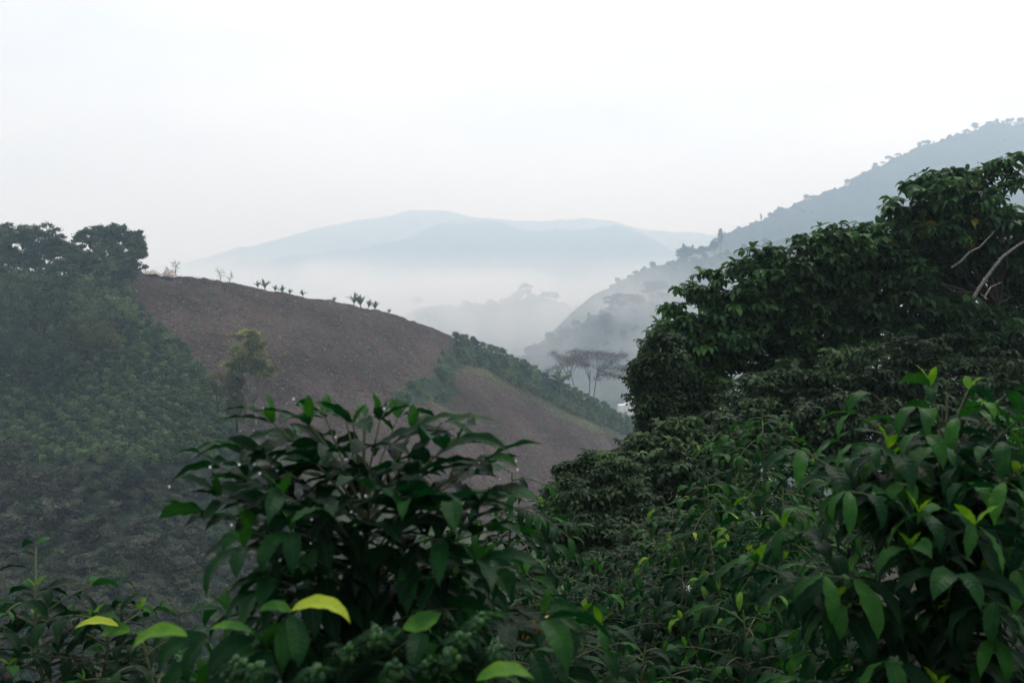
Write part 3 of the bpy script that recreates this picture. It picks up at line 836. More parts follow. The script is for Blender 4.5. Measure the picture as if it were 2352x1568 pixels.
# bare saplings on the crest
def bare_tree(px, py, h, seed, label, lean=0.0, tuft=0, spread=.5, Yoff=0):
    r = np.random.default_rng(seed)
    b = on_hill(px, py, .3)
    e = empty('bare_sapling', b, label, 'tree')
    tm = MB(); top = b + np.array([lean * h, 0, h])
    main = bez(b, b + np.array([0, 0, h * .6]), top, 6)
    tube(tm, main, np.linspace(.09, .03, 6), 5)
    tips = []
    for k in range(9):
        s = main[1 + k % 5]
        q = s + np.array([r.uniform(-1, 1) * spread * h, r.uniform(-.5, .5) * spread * h, r.uniform(.15, .5) * h])
        tube(tm, bez(s, (s + q) / 2 + np.array([0, 0, .1 * h]), q, 4), np.linspace(.05, .02, 4), 4); tips.append(q)
    tm.build('trunk', M['bark'], e, b)
    cm = MB(); tips = np.array(tips)
    C = tips[r.integers(0, len(tips), 40 + tuft)] + r.normal(size=(40 + tuft, 3)) * .09 * h
    cards(cm, C, .28, r.random(len(C)) * .5, .3, r)
    cm.build('crown', M['olive'], e, b, smooth=False)
bare_tree(403, 632, 2.9, 1, 'small thin dark sapling on the hill crest beside the pale mound', .05, 80, .32)
bare_tree(385, 630, 1.6, 2, 'low twiggy bush on the pale mound left of the small sapling', -.1, 50, .5)
bare_tree(507, 642, 2.4, 3, 'bare twiggy sapling leaning left on the brown crest', -.3, 20, .5)
bare_tree(527, 645, 1.9, 4, 'bare twiggy sapling leaning right on the brown crest', .3, 10, .4)
# the low pale mound on the crest
def mound(name, label, px0, px1, py, h, seed, cat='mound'):
    r = np.random.default_rng(seed)
    a = on_hill(px0, 0); b = on_hill(px1, 0); c = (a + b) / 2
    n, m_ = 26, 10
    u = np.linspace(-1, 1, n); v = np.linspace(-1, 1, m_)
    Un, Vn = np.meshgrid(u, v)
    hh = (1 - Un ** 2) ** .6 * (1 - Vn ** 2) ** .5 * h * (1 + .35 * np.sin(Un * 9 + seed) + .2 * r.normal(size=Un.shape)) - .15
    X_ = c[0] + Un * (b[0] - a[0]) / 2; Y_ = c[1] + Vn * 2.2
    Z_ = np.interp(X_, [a[0], b[0]], [a[2], b[2]]) + hh
    e = empty(name, c, label, cat)
    mb = MB(); i = (np.arange(m_ - 1)[:, None] * n + np.arange(n - 1)[None, :])
    mb.add(np.stack([X_, Y_, Z_], -1).reshape(-1, 3), np.stack([i, i + 1, i + 1 + n, i + n], -1).reshape(-1, 4))
    mb.build('pale_soil', M['mound'], e, c)
M['mound'] = rough_mat('pale_soil', (0.30, 0.25, 0.19), (0.62, 0.56, 0.46), .9, .9, .6, .1)
mound('soil_mound', 'long low pale mound on the hill crest right of the dark tree', 330, 372, 0, .9, 1)
mound('soil_mound', 'shorter pale hump on the hill crest under the small dark sapling', 370, 408, 0, 1.1, 4)

# banana plants
def banana_proto(seed, n=10, L=2.9, stem=.6, leafmat='banana', w=.62):
    r = np.random.default_rng(seed)
    e = empty('banana_plant', (0, 0, 0))
    tm = MB(); tube(tm, [[0, 0, -.4], [0.03, 0, stem * .5], [0, 0, stem]], [.16, .13, .09], 7)
    tm.build('stem', M['olive'], e)
    for k in range(n):
        lb = MB(); a = k * 2.4 + r.uniform(-.3, .3)
        ph = r.uniform(.85, 1.4) if k < n - 2 else 1.5
        leaves(lb, [[0, 0, stem - .05]], [[math.cos(a), math.sin(a), 0]], L * r.uniform(.8, 1.1), w, ph, r.uniform(.6, 1.4) if k < n - 2 else .3,
               [r.uniform(0, .6)], n=8, m=3, wave=.2, fold=.3, r=r)
        lb.build('leaf', M[leafmat], e)
    return e
BP = banana_proto(5); BP2 = banana_proto(6, 12, 2.9, 1.4, w=.65)
bl = [(592, 664, .75, 'small banana plant, left of the pair high on the brown crest'), (609, 667, 1.0, 'banana plant with raised leaves, right of the pair high on the brown crest'),
      (632, 673, .7, 'low banana plant leading the clump right of the crest pair'), (650, 676, .8, 'middle banana plant of the low clump on the brown crest'), (664, 678, .6, 'right-hand low banana plant of the crest clump'),
      (696, 684, .7, 'lone small banana plant midway along the brown crest'), (765, 694, .55, 'lone tiny banana plant just left of the tall banana clump'),
      (812, 702, 1.25, 'tallest banana plant on the crest, left in the biggest clump'), (829, 705, 1.2, 'second tall banana plant in the biggest crest clump'),
      (845, 710, .95, 'banana plant right of the two tallest on the crest'), (860, 713, .9, 'lower right banana plant of the biggest crest clump'), (893, 722, .55, 'small banana plant where the crest begins to fall')]
for i, (px, py, s, lab) in enumerate(bl):
    s *= .95
    p = on_hill(px, 0, .1 + .1 * s)
    if i == 0:
        BP.location = tuple(p); BP.scale = (s, s, s); setp(BP, lab, 'banana plant', 'banana plants along the brown crest')
    else:
        copy_thing(BP, p, i * 1.7, s, lab, 'banana plants along the brown crest').rotation_euler = (rr.uniform(-.3, .3), rr.uniform(-.35, .35), i * 1.7)
p = on_hill(391, 800, .1); BP2.location = tuple(p); BP2.scale = (.85,) * 3; setp(BP2, 'pale banana plant between the coffee slope and the brown field', 'banana plant')
q = copy_thing(BP2, on_hill(455, 868, .1), 2.0, .82, 'pale banana plant lower down, left of the brownish shrubby tree')
q['category'] = 'banana plant'
q = copy_thing(BP2, on_hill(1284, 908, .1), 1.0, 2.3, 'large pale palm-like plant rising from the coffee rows beside the umbrella tree')
q['category'] = 'banana plant'; q.name = 'palm_plant'
q = copy_thing(BP2, on_hill(948, 900, .1), 3.0, .8, 'low banana plant in the green gully of the brown hill'); q['category'] = 'banana plant'

# the umbrella-shaped tree behind the coffee rows
def umbrella():
    Y = 400
    r = np.random.default_rng(77)
    b1 = at(1360, 926, Y)
    e = empty('umbrella_tree', b1, 'flat umbrella-crowned feathery tree with thin forked trunks behind the coffee rows', 'tree')
    tm, cm = MB(), MB()
    stems = [((1352, 930), (1356, 850)), ((1362, 930), (1373, 845)), ((1327, 912), (1308, 850))]
    tips = [(1285, 815, 16), (1300, 822, 20), (1320, 815, 22), (1345, 812, 22), (1322, 808, 22), (1318, 822, 24), (1328, 832, 18), (1370, 812, 24), (1395, 808, 24), (1415, 814, 20), (1380, 822, 24), (1335, 824, 24),
            (1405, 826, 18), (1272, 812, 12), (1432, 812, 12), (1300, 838, 18), (1345, 838, 20), (1385, 838, 18), (1415, 842, 20), (1435, 838, 14), (1278, 842, 14), (1260, 846, 10), (1392, 858, 20), (1408, 862, 14), (1440, 850, 12), (1425, 865, 14), (1372, 868, 8)]
    for (a, c) in stems:
        pa, pc = at(a[0], a[1], Y), at(c[0], c[1], Y + r.uniform(-2, 2))
        tube(tm, bez(pa, (pa + pc) / 2 + np.array([r.uniform(-.6, .6), 0, 0]), pc, 6), np.linspace(.27, .15, 6), 6)
    forks = [at(c[0], c[1], Y) for _, c in stems]
    for i, (px, py, w) in enumerate(tips):
        py = py + r.uniform(-3, 6); w = w * r.uniform(.7, 1.1); t_ = at(px, py, Y + r.uniform(-7, 7))
        f = min(forks, key=lambda q: abs(q[0] - t_[0]))
        s0 = f - np.array([0, 0, r.uniform(0, 5)])
        tube(tm, bez(s0, s0 * .45 + t_ * .55 + np.array([0, 0, -1.2]), t_, 6), np.linspace(.17, .05, 6), 4)
        nn_ = int(34 * w)
        C = t_ + np.stack([r.normal(size=nn_) * w / F * Y * .7, r.normal(size=nn_) * 3.0, r.normal(size=nn_) * .7 - np.abs(r.normal(size=nn_)) * .2], -1)
        C[:, 2] -= ((C[:, 0] - t_[0]) / (w / F * Y)) ** 2 * .3
        cards(cm, C, .62 * r.uniform(.5, 1.2, nn_), r.random(nn_) * .5 + (.5 if py < 826 else 0), 1.2, r, .35)
    cm.build('crown', M['feather'], e, b1, smooth=False)
    tm.build('trunk', M['bark'], e, b1)
umbrella()

# coffee shrubs: five shapes, reused
def shrub_proto(seed, mat, R=.85, H=1.6, size=.3, n=420, tint=(.1, .9), K=26, up=.8):
    r = np.random.default_rng(seed)
    pads = [(0, 0, H * .45, R, R, H * .45), (0, 0, H * .8, R * .7, R * .7, H * .25)]
    cm, tm = tree_mesh((0, 0, -.3), pads, size, n // 2, K, r, trunk_r=.05, limbs=False, spread=.42, tint=tint, up=up)
    return cm.build('foliage', M[mat], None, smooth=False, mesh_only=True), tm.build('stem', M['bark'], None, mesh_only=True), cm
SH = [shrub_proto(200 + i, 'coffee_far') for i in range(4)]
SHT = [shrub_proto(210 + i, 'coffee_far', 1.0, 1.9, .3, 640, (.0, .8)) for i in range(4)]
def shrub(protos, i, loc, s, rz, label, group, name='coffee_shrub', cat='shrub'):
    fm, sm_, _ = protos[i % len(protos)]
    e = empty(name, loc, label, cat, group, rz); e.scale = (s, s, s)
    for nm, me in (('foliage', fm), ('stem', sm_)):
        o = bpy.data.objects.new(nm, me); COL.objects.link(o); o.parent = e
    return e
vr = np.random.default_rng(3)
def as_stuff(name, label, items, mat):
    mb = MB()
    for (cm, loc, s, rz) in items:
        v = np.concatenate(cm.v) * s; c_, s_ = math.cos(rz), math.sin(rz)
        v = np.stack([v[:, 0] * c_ - v[:, 1] * s_, v[:, 0] * s_ + v[:, 1] * c_, v[:, 2]], -1) + np.asarray(loc)
        mb.add(v, np.concatenate([f for f in cm.f]), np.concatenate(cm.t) + vr.uniform(-.3, .3))
    o = mb.build(name, mat, smooth=False)
    return setp(o, label, None, None, 'stuff')

rs = np.random.default_rng(33)
# rows along the crest on the right
k = 0; rowstuff = []
for row in range(8):
    for px in np.arange(1046 + row * 3, 1462, 13.0):
        ry, Yr = LH.crest(px)
        off = row * 7.6 * (1 - .35 * (px - 1046) / 400)
        gy = np.interp(px, [g[0] for g in GRASS_LINE], [g[1] for g in GRASS_LINE]) - 8
        py = ry + off + rs.uniform(-1.2, 1.2)
        if row > 0 and py > gy: continue
        p = on_hill(px + rs.uniform(-3.5, 3.5), py, .25 + rs.uniform(0, .4))
        if row == 0:
            shrub(SHT, k, p, rs.uniform(1.25, 1.75), rs.uniform(0, 6), 'rounded coffee shrub on the skyline of the right-hand coffee rows', 'coffee shrubs on the skyline of the right rows')
        elif k > 165:
            rowstuff.append((SHT[k % 4][2], p, rs.uniform(1.0, 1.5), rs.uniform(0, 6))); continue
        else:
            shrub(SHT, k, p, rs.uniform(1.0, 1.5), rs.uniform(0, 6), 'coffee shrub in the rows below the skyline on the right end of the hill', 'coffee shrubs in the rows on the right of the hill')
        k += 1
for _ in range(26):
    px, py = rs.uniform(905, 1045), rs.uniform(850, 930)
    if inpoly(px, py, POLY_GULLY):
        shrub(SH, k, on_hill(px, py, .3), rs.uniform(.9, 1.5), rs.uniform(0, 6), 'coffee shrub in the green gully cutting the brown hill', 'coffee shrubs in the green gully'); k += 1
for _ in range(16):
    px = rs.uniform(1000, 1046); py = rs.uniform(812, 880)
    shrub(SH, k, on_hill(px, py, .3), rs.uniform(.9, 1.5), rs.uniform(0, 6), 'coffee shrub in the strip linking the gully to the rows', 'coffee shrubs linking gully and rows'); k += 1
as_stuff('coffee_rows', 'lowest coffee rows on the right end of the hill, above the dry grass', rowstuff, M['coffee_far'])
# the planted slope on the left
pts = []
for v in np.linspace(0, 1, 46):
    py0 = 660 + v ** .9 * 400
    for px in np.arange(-60, 560, 13 + 3 * v):
        x = px + rs.uniform(-5, 5); y = py0 + rs.uniform(-4, 4)
        if inpoly(x, y, POLY_G) and y < 1075: pts.append((x, y))
pos = [on_hill(x, y, .3) for x, y in pts]
order = sorted(range(len(pts)), key=lambda i: pos[i][1] + (1e4 if (pts[i][0] < 190 and pts[i][1] < 900) else 0))
stuff = []
for j, i in enumerate(order):
    if j < 88:
        shrub(SH, i, pos[i], rs.uniform(.9, 1.35), rs.uniform(0, 6), 'low coffee shrub in the planted slope on the left', 'coffee shrubs low on the planted left slope')
    else:
        stuff.append((SH[i % 4][2], pos[i], rs.uniform(.85, 1.35), rs.uniform(0, 6)))
as_stuff('coffee_planting', 'green coffee shrubs covering the left slope up to the trees', stuff, M['coffee_far'])
print('shrubs', k, len(rowstuff))

# undergrowth over the lower left slope
scr = [shrub_proto(220 + i, 'scrub', 1.5, 2.2, .34, 560, (0, .9), 26, .15) for i in range(4)]
scg = [shrub_proto(230 + i, 'wood_tree', 1.5, 2.2, .36, 520, (0, .8), 26, .2) for i in range(4)]
gw2 = waves(44, 160, 4)
st1, st2 = [], []
def under(px, py, sink=.6):
    p = on_hill(px, py, sink)
    gz = float(ground_z(p[0], p[1]))
    if p[1] < 134 and gz > p[2]: p[2] = gz - .3
    return p
for k in range(2000):
    px = rs.uniform(-100, 700 if k % 5 else 1050); py = 985 + rs.random() ** .8 * 660
    if px > 600 and py < 1080: continue
    if py < 1080 and px < 560 and rs.random() < .5: continue
    (st1 if gw2(px, py) > -.25 else st2).append(((scr if gw2(px, py) > -.25 else scg)[k % 4][2], under(px, py), rs.uniform(.5, 1.1), rs.uniform(0, 6)))
as_stuff('undergrowth', 'grey-brown tangled undergrowth over the lower left slope', st1, M['scrub'])
as_stuff('green_undergrowth', 'dull green patches within the undergrowth of the lower left slope', st2, M['wood_tree'])
for i, (px, py, s, lab) in enumerate([(60, 1150, 2.2, 'pale-leaved bush at the left edge above the near coffee bush'), (130, 1210, 2.1, 'pale-tipped bush right of the pale one at the left edge'),
        (25, 1240, 2.0, 'greyish bush low at the left edge'), (195, 1260, 1.8, 'low spreading grey bush over the near left coffee bush'), (20, 1060, 2.0, 'twiggy grey bush high on the left edge of the undergrowth'),
        (340, 1280, 1.7, 'dark tangled bush midway along the lower undergrowth'), (420, 1330, 1.6, 'dark tangled bush left of the big foreground coffee bush'), (290, 1130, 1.5, 'dull green bush in the middle of the left undergrowth')]):
    shrub(scr, i, under(px, py, .2), s, i * 1.3, lab, None, 'tangled_bush', 'bush')

# dry stalks and weeds left over the cleared brown field
N0 = 90000
PX = rs.uniform(270, 1470, N0); PY = rs.uniform(620, 1260, N0)
ry, _ = LH.crest(PX)
rowk = rs.random(N0) < .55
rp = 6.0 + (PY - ry) * .012
PY = np.where(rowk, ry + np.round((PY - ry) / rp) * rp + rs.normal(0, .5, N0) + 1.5 * np.sin(PX / 60), PY)
tt = lh_tint(PX, PY)
keep = (PY > ry + 1) & (tt < .7) & (rs.random(N0) < np.clip(1.25 - (PY - ry) / 900, .3, 1))
C = LH.pos(PX[keep], PY[keep]); C[:, 2] += .12
tk = tt[keep]
mb = MB()
n = len(C)
cards(mb, C, .42 * rs.uniform(.4, 1.3, n), np.where(rs.random(n) < .09, 1.0, rs.random(n) * .62), .9, rs, .45)
wx = rs.uniform(330, 1400, 260); cw = LH.pos(wx, LH.crest(wx)[0] + rs.uniform(12, 330, 260)); cw = np.repeat(cw, 26, 0) + rs.normal(size=(260 * 26, 3)) * np.array([.5, .5, .16]) + np.array([0, 0, .2])
mw = MB(); cards(mw, cw, .38 * rs.uniform(.5, 1.2, len(cw)), rs.random(len(cw)), .7, rs)
setp(mw.build('green_weeds', M['wood_tree'], smooth=False), 'small green weed tufts dotting the brown hillside', None, None, 'stuff')
o = mb.build('dry_weeds', M['dry'], smooth=False); setp(o, 'dry stalks and weeds littering the cleared brown hillside', None, None, 'stuff')
# grass along the spur and on the crest
N0 = 9000
PX = rs.uniform(930, 1470, N0); PY = rs.uniform(836, 1020, N0)
tt = lh_tint(PX, PY); keep = (tt > .3) & (tt < .7)
C = LH.pos(PX[keep], PY[keep]); C[:, 2] += .15
mb = MB(); cards(mb, C, .5 * rs.uniform(.5, 1.2, len(C)), .3 + rs.random(len(C)) * .5, .5, rs, .4)
o = mb.build('dry_grass', M['olive'], smooth=False); setp(o, 'yellowish dry grass along the edge below the coffee rows', None, None, 'stuff')
# ------------------------------------------------------------------ the leafy trees on the right
def rosettes(mb, C, L, r, tint, k=7, phi=0.15, droop=1.35, w=.40, n=3, m=3, wave=0.0):
    """palm-like clusters of drooping leaflets at points C"""
    N = len(C)
    a0 = r.uniform(0, 6.28, N)
    tl = r.normal(0, .35, (N, 2))
    az = a0[:, None] + np.arange(k)[None, :] * 2 * math.pi / k + r.normal(0, .15, (N, k))
    D = np.stack([np.cos(az), np.sin(az), np.zeros_like(az)], -1)
    tilt = D[..., 0] * tl[:, :1] + D[..., 1] * tl[:, 1:]
    LL = np.broadcast_to(L, (N,))[:, None] * r.uniform(.75, 1.15, (N, k))
    P_ = np.repeat(C[:, None, :], k, 1) + D * .015
    leaves(mb, P_.reshape(-1, 3), D.reshape(-1, 3), LL.ravel(), (LL * w).ravel(), (phi + tilt + r.normal(0, .12, (N, k))).ravel(), (droop * r.uniform(.7, 1.2, (N, k))).ravel(),
           np.repeat(tint, k) + r.normal(0, .04, N * k), n=n, m=m, wave=wave, fold=.3, r=r)

def leafy_mass(name, label, Y, base, pads, seed, mat, L, per, K, trunk=None, cat='tree', w=.42, k=7, tint=(.05, .8), spread=.30, bark='bark', tr=.14, twigs=5, extra=None, low=-.8, yellow=.012, shell=.35, back=2.4, pale=None):
    r = np.random.default_rng(seed)
    b = at(base[0], base[1], Y)
    b[2] = float(ground_z(b[0], b[1])) - .1
    pd = pads_px(Y, [(q[0], q[1], q[2] * 1.12, q[3] * 1.3, *(q[4:])) for q in pads] + [(q[0] + r.uniform(-25, 25), q[1] + q[3] * .8, q[2] * 1.15, q[3] * 1.2, (q[4] if len(q) > 4 else 0) + back) for q in pads], .9)
    e = empty(name, b, label, cat)
    cm, tm = MB(), MB()
    cen, lim = [], []
    top = at(trunk[-1][0], trunk[-1][1], Y) if trunk else np.array([pd[0][0], Y, pd[0][2]])
    pts = [b] + [at(q[0], q[1], Y + (q[2] if len(q) > 2 else 0)) for q in (trunk or [])]
    if len(pts) == 1: pts.append(top)
    pp = []
    for i in range(len(pts) - 1):
        for t_ in np.linspace(0, 1, 5)[:-1]: pp.append(pts[i] * (1 - t_) + pts[i + 1] * t_)
    pp.append(pts[-1]); pp = np.array(pp); pp[1:-1] += r.normal(size=(len(pp) - 2, 3)) * .05
    tube(tm, pp, np.linspace(tr, tr * .5, len(pp)), 8)
    nodes = [pp[i] for i in range(len(pp) // 3, len(pp))]
    allC, allT = [], []
    for (cx, cy, cz, rx, ry, rz) in pd:
        c0 = np.array([cx, cy, cz])
        src = min(nodes, key=lambda q: np.linalg.norm(q - c0))
        mid = (src + c0) / 2 + np.array([0, 0, .12 * np.linalg.norm(c0 - src)])
        limb = bez(src, mid, c0, 8)
        tube(tm, limb + np.concatenate([np.zeros((1, 3)), r.normal(size=(7, 3)) * .06]), np.linspace(tr * .26, tr * .1, 8), 6)
        u = unit(r.normal(size=(K, 3)))
        u[:, 2] = np.where(u[:, 2] < low, -u[:, 2], u[:, 2])
        rad = shell + (1.05 - shell) * r.random((K, 1)) ** .7
        cc = c0 + u * rad * np.array([rx, ry, rz])
        for q in cc[:twigs]:
            s0 = limb[r.integers(3, 8)]
            tube(tm, bez(s0, (s0 + q) / 2 + np.array([0, 0, .1]), q, 5), np.linspace(tr * .13, .008, 5), 4)
        kk = r.integers(0, K, per)
        g = np.clip(r.normal(size=(per, 3)) * .55, -1.3, 1.3)
        cs = r.uniform(.6, 1.3, K)[kk][:, None] * spread
        C = cc[kk] + g * cs * np.array([rx, ry, rz * .6])
        hue = r.random(K)[kk] ** 1.6 * .75 + r.random(per) * .25
        allC.append(C); allT.append(tint[0] + (tint[1] - tint[0]) * hue)
    C = np.concatenate(allC); T = np.concatenate(allT)
    T = np.where(r.random(len(T)) < yellow, 1.0, T)
    rosettes(cm, C, L * r.uniform(.7, 1.25, len(C)), r, T, k=k, w=w)
    if extra: extra(cm, tm, r)
    for q_, w_ in (pale or []):
        lm = MB(); tube(lm, [at(*z_) for z_ in q_], w_, 7); lm.build('pale_limb', M['limb'], e, b)
    cm.build('crown', M[mat], e, b)
    tm.build('trunk', M[bark], e, b)
    return e

def sprays(list_, L, dens=15):
    """leafy twig ends reaching out of the crown: (px0,py0,px1,py1,Y)"""
    def f(cm, tm, r):
        for (x0, y0, x1, y1, Y) in list_:
            a, c = at(x0, y0, Y), at(x1, y1, Y + r.uniform(-.5, .5))
            p = bez(a, (a + c) / 2 + np.array([0, 0, .18]), c, 8)
            tube(tm, p, np.linspace(.035, .008, 8), 5)
            t_ = r.random(dens) ** .6
            i = np.clip((t_ * 7).astype(int), 0, 7)
            C = p[i] + r.normal(size=(dens, 3)) * np.array([.14, .18, .07])
            C = np.concatenate([C, c[None, :]])
            rosettes(cm, C, L * r.uniform(.8, 1.15, len(C)), r, r.uniform(.15, .75, len(C)), k=7)
    return f

leafy_mass('broadleaf_tree', 'big dark broad-leaved tree at the right edge with pale slanting limbs', 25, (2290, 1100),
    [(2330, 520, 70, 50, 1), (2230, 480, 70, 45), (2290, 580, 90, 60, 3), (2140, 520, 70, 45), (2060, 560, 70, 50, 1), (2180, 600, 90, 60, 2), (2060, 640, 90, 60), (1970, 600, 70, 50), (2340, 680, 60, 60, 4), (2130, 740, 90, 55, 1),
     (2240, 760, 80, 50, 2), (2000, 720, 90, 60), (2330, 800, 70, 60, 2), (2180, 420, 40, 20)], 301, 'tree', .29, 165, 26,
    trunk=[(2300, 800, 3), (2290, 700, 3)], tr=.18, tint=(.0, .75),
    extra=sprays([(2120, 480, 2090, 420, 25), (2090, 470, 2140, 400, 24.6), (2180, 450, 2250, 395, 25), (2200, 440, 2190, 410, 25.4), (2240, 440, 2300, 372, 25), (2290, 440, 2350, 352, 25), (2300, 460, 2352, 405, 24.5),
                                     (2060, 500, 2045, 470, 25), (2150, 470, 2210, 420, 24), (2000, 540, 1960, 530, 25)], .32),
    pale=[([(2236, 684, 22.3), (2255, 652, 22.3), (2284, 612, 22.5), (2302, 590, 22.6), (2340, 562, 23), (2420, 520, 23.5)], [.042, .038, .036, .032, .03, .024]),
          ([(2185, 615, 22.3), (2205, 602, 22.3), (2228, 578, 22.4), (2250, 568, 22.5), (2285, 530, 22.8)], [.024, .023, .02, .018, .012]),
          ([(2262, 682, 21.3), (2275, 660, 21.3), (2300, 648, 21.5)], [.02, .022, .008])])
leafy_mass('broadleaf_tree', 'broad-leaved tree sloping down left from the big one, twig ends against the mist', 24, (1900, 1100),
    [(1860, 610, 80, 50), (1790, 640, 55, 32), (1900, 690, 90, 60, 1), (1725, 680, 55, 30), (1790, 730, 90, 60, 1), (1670, 725, 45, 28), (1690, 790, 75, 50), (1600, 790, 45, 32), (1900, 800, 90, 60, 1), (1800, 830, 80, 55, 1), (1600, 850, 80, 50),
     (1930, 575, 50, 30), (1545, 845, 40, 36)], 302, 'tree', .28, 160, 26,
    trunk=[(1930, 880, 3), (1880, 780, 2.5)], tint=(.05, .85),
    extra=sprays([(1640, 690, 1555, 664, 24), (1620, 700, 1600, 660, 24), (1660, 650, 1630, 625, 24), (1700, 650, 1690, 618, 24), (1600, 740, 1530, 708, 24), (1620, 760, 1540, 730, 23.7), (1580, 760, 1500, 765, 24), (1560, 790, 1520, 745, 24.2),
                  (1760, 610, 1745, 585, 24), (1790, 600, 1775, 572, 24), (1850, 570, 1850, 548, 24), (1880, 560, 1900, 540, 24), (1720, 640, 1720, 606, 24), (1930, 560, 1920, 525, 24), (1540, 800, 1490, 790, 24), (1680, 700, 1610, 690, 24), (1650, 750, 1580, 740, 24), (1620, 790, 1540, 780, 24)], .30))
leafy_mass('creeper_tree', 'small-leaved creeper-covered tree forming the dark left edge of the right-hand woods', 22, (1530, 1100),
    [(1520, 830, 50, 50), (1505, 880, 46, 50), (1510, 940, 50, 50), (1570, 900, 60, 60, 1), (1600, 960, 70, 50, .5), (1540, 985, 60, 40)], 303, 'vine', .13, 520, 34,
    trunk=[(1530, 900)], k=5, w=.5, spread=.28, tint=(.0, .8), yellow=0,
    extra=sprays([(1480, 850, 1462, 880, 22), (1478, 880, 1456, 930, 22), (1475, 900, 1460, 960, 22), (1500, 800, 1478, 790, 22), (1490, 830, 1466, 830, 22)], .09, 10))
leafy_mass('broadleaf_shrub', 'broad dull-green leafy thicket under the right-hand woods, left of the near coffee dome', 19, (1620, 1250),
    [(1560, 1020, 70, 45), (1640, 1020, 80, 50), (1480, 1040, 60, 35), (1560, 1090, 80, 50, -1), (1650, 1100, 80, 60, -1), (1450, 1100, 70, 45, -1), (1720, 980, 80, 60, 1)], 304, 'vine', .17, 330, 30, trunk=[(1600, 1100)], cat='shrub', k=7, tint=(.1, .95))
leafy_mass('broadleaf_shrub', 'dark leafy thicket sloping down to the valley at the foot of the right-hand woods', 17, (1400, 1250),
    [(1380, 1080, 60, 30), (1330, 1110, 55, 35), (1420, 1130, 70, 50, -.5), (1350, 1180, 70, 50, -1), (1300, 1150, 40, 40, -.5), (1450, 1200, 70, 50, -1), (1380, 1250, 80, 50, -1.5), (1300, 1250, 50, 60, -1.5)], 305, 'vine', .13, 420, 34, trunk=[(1390, 1180)], cat='shrub', k=6, tint=(.05, .9))
leafy_mass('broadleaf_shrub', 'dark understory behind the dome-shaped coffee bush, pale blossom speck in it', 21, (1850, 1200),
    [(1800, 900, 90, 50), (1880, 920, 80, 60), (1740, 920, 80, 50), (1950, 880, 90, 60), (1850, 990, 110, 60, -1), (1970, 980, 90, 60, -1)], 306, 'vine', .19, 260, 26, trunk=[(1850, 980)], cat='shrub', k=7, tint=(.0, .85))
leafy_mass('broadleaf_shrub', 'dark understory at the right edge behind the tall near coffee bush', 22, (2200, 1200),
    [(2060, 850, 90, 60), (2160, 850, 90, 60), (2270, 870, 90, 60), (2100, 940, 100, 60, -1), (2220, 960, 110, 60, -1), (2340, 940, 70, 60)], 307, 'vine', .18, 240, 26, trunk=[(2200, 950)], cat='shrub', k=7, tint=(.0, .7))
for i, (px, py, Y) in enumerate([(1500, 1260, 14), (1600, 1230, 13), (1700, 1260, 12), (1420, 1330, 12), (1300, 1330, 13), (1880, 1150, 13), (2080, 1100, 14), (2280, 1120, 14)]):
    leafy_mass('understory_shrub', ['low dark shrub below the thicket, behind the middle coffee bushes', 'dark shrub filling the gap left of the dome-shaped coffee bush', 'dark shrub just under the dome-shaped coffee bush', 'dark shrub low in the gap between the foreground bushes',
        'dark shrub right beside the big centre coffee bush', 'dark shrub between dome-shaped bush and tall right bush', 'dark shrub behind the upper leaves of the tall right bush', 'dark shrub at the right edge behind the tall right bush'][i],
        Y, (px, py + 200), [(px, py, 80, 50), (px + 50, py + 60, 90, 60, -.5), (px - 50, py + 70, 80, 60, -.5), (px, py + 130, 110, 60, -1)], 320 + i, 'vine', .12, 230, 22, trunk=[(px, py + 60)], cat='shrub', k=6, tint=(.0, .7), tr=.05)

# ------------------------------------------------------------------ coffee bushes close to the camera
def ball(mb, C, R, tint, nu=8, nv=5):
    C = np.asarray(C, float); N = len(C)
    th = np.linspace(0, math.pi, nv + 1); ph = np.linspace(0, 2 * math.pi, nu, endpoint=False)
    T = np.stack([np.sin(th)[:, None] * np.cos(ph), np.sin(th)[:, None] * np.sin(ph), np.broadcast_to(np.cos(th)[:, None] * 1.1, (nv + 1, nu))], -1)
    V = C[:, None, None, :] + T[None] * np.broadcast_to(R, (N,))[:, None, None, None]
    i = np.arange(nv)[:, None] * nu + np.arange(nu)[None, :]; j = np.arange(nv)[:, None] * nu + (np.arange(nu)[None, :] + 1) % nu
    q = np.stack([i, j, j + nu, i + nu], -1).reshape(-1, 4)
    f = (np.arange(N)[:, None, None] * (nu * (nv + 1)) + q[None]).reshape(-1, 4)
    mb.add(V.reshape(-1, 3), f, np.repeat(np.broadcast_to(tint, (N,)), nu * (nv + 1)))

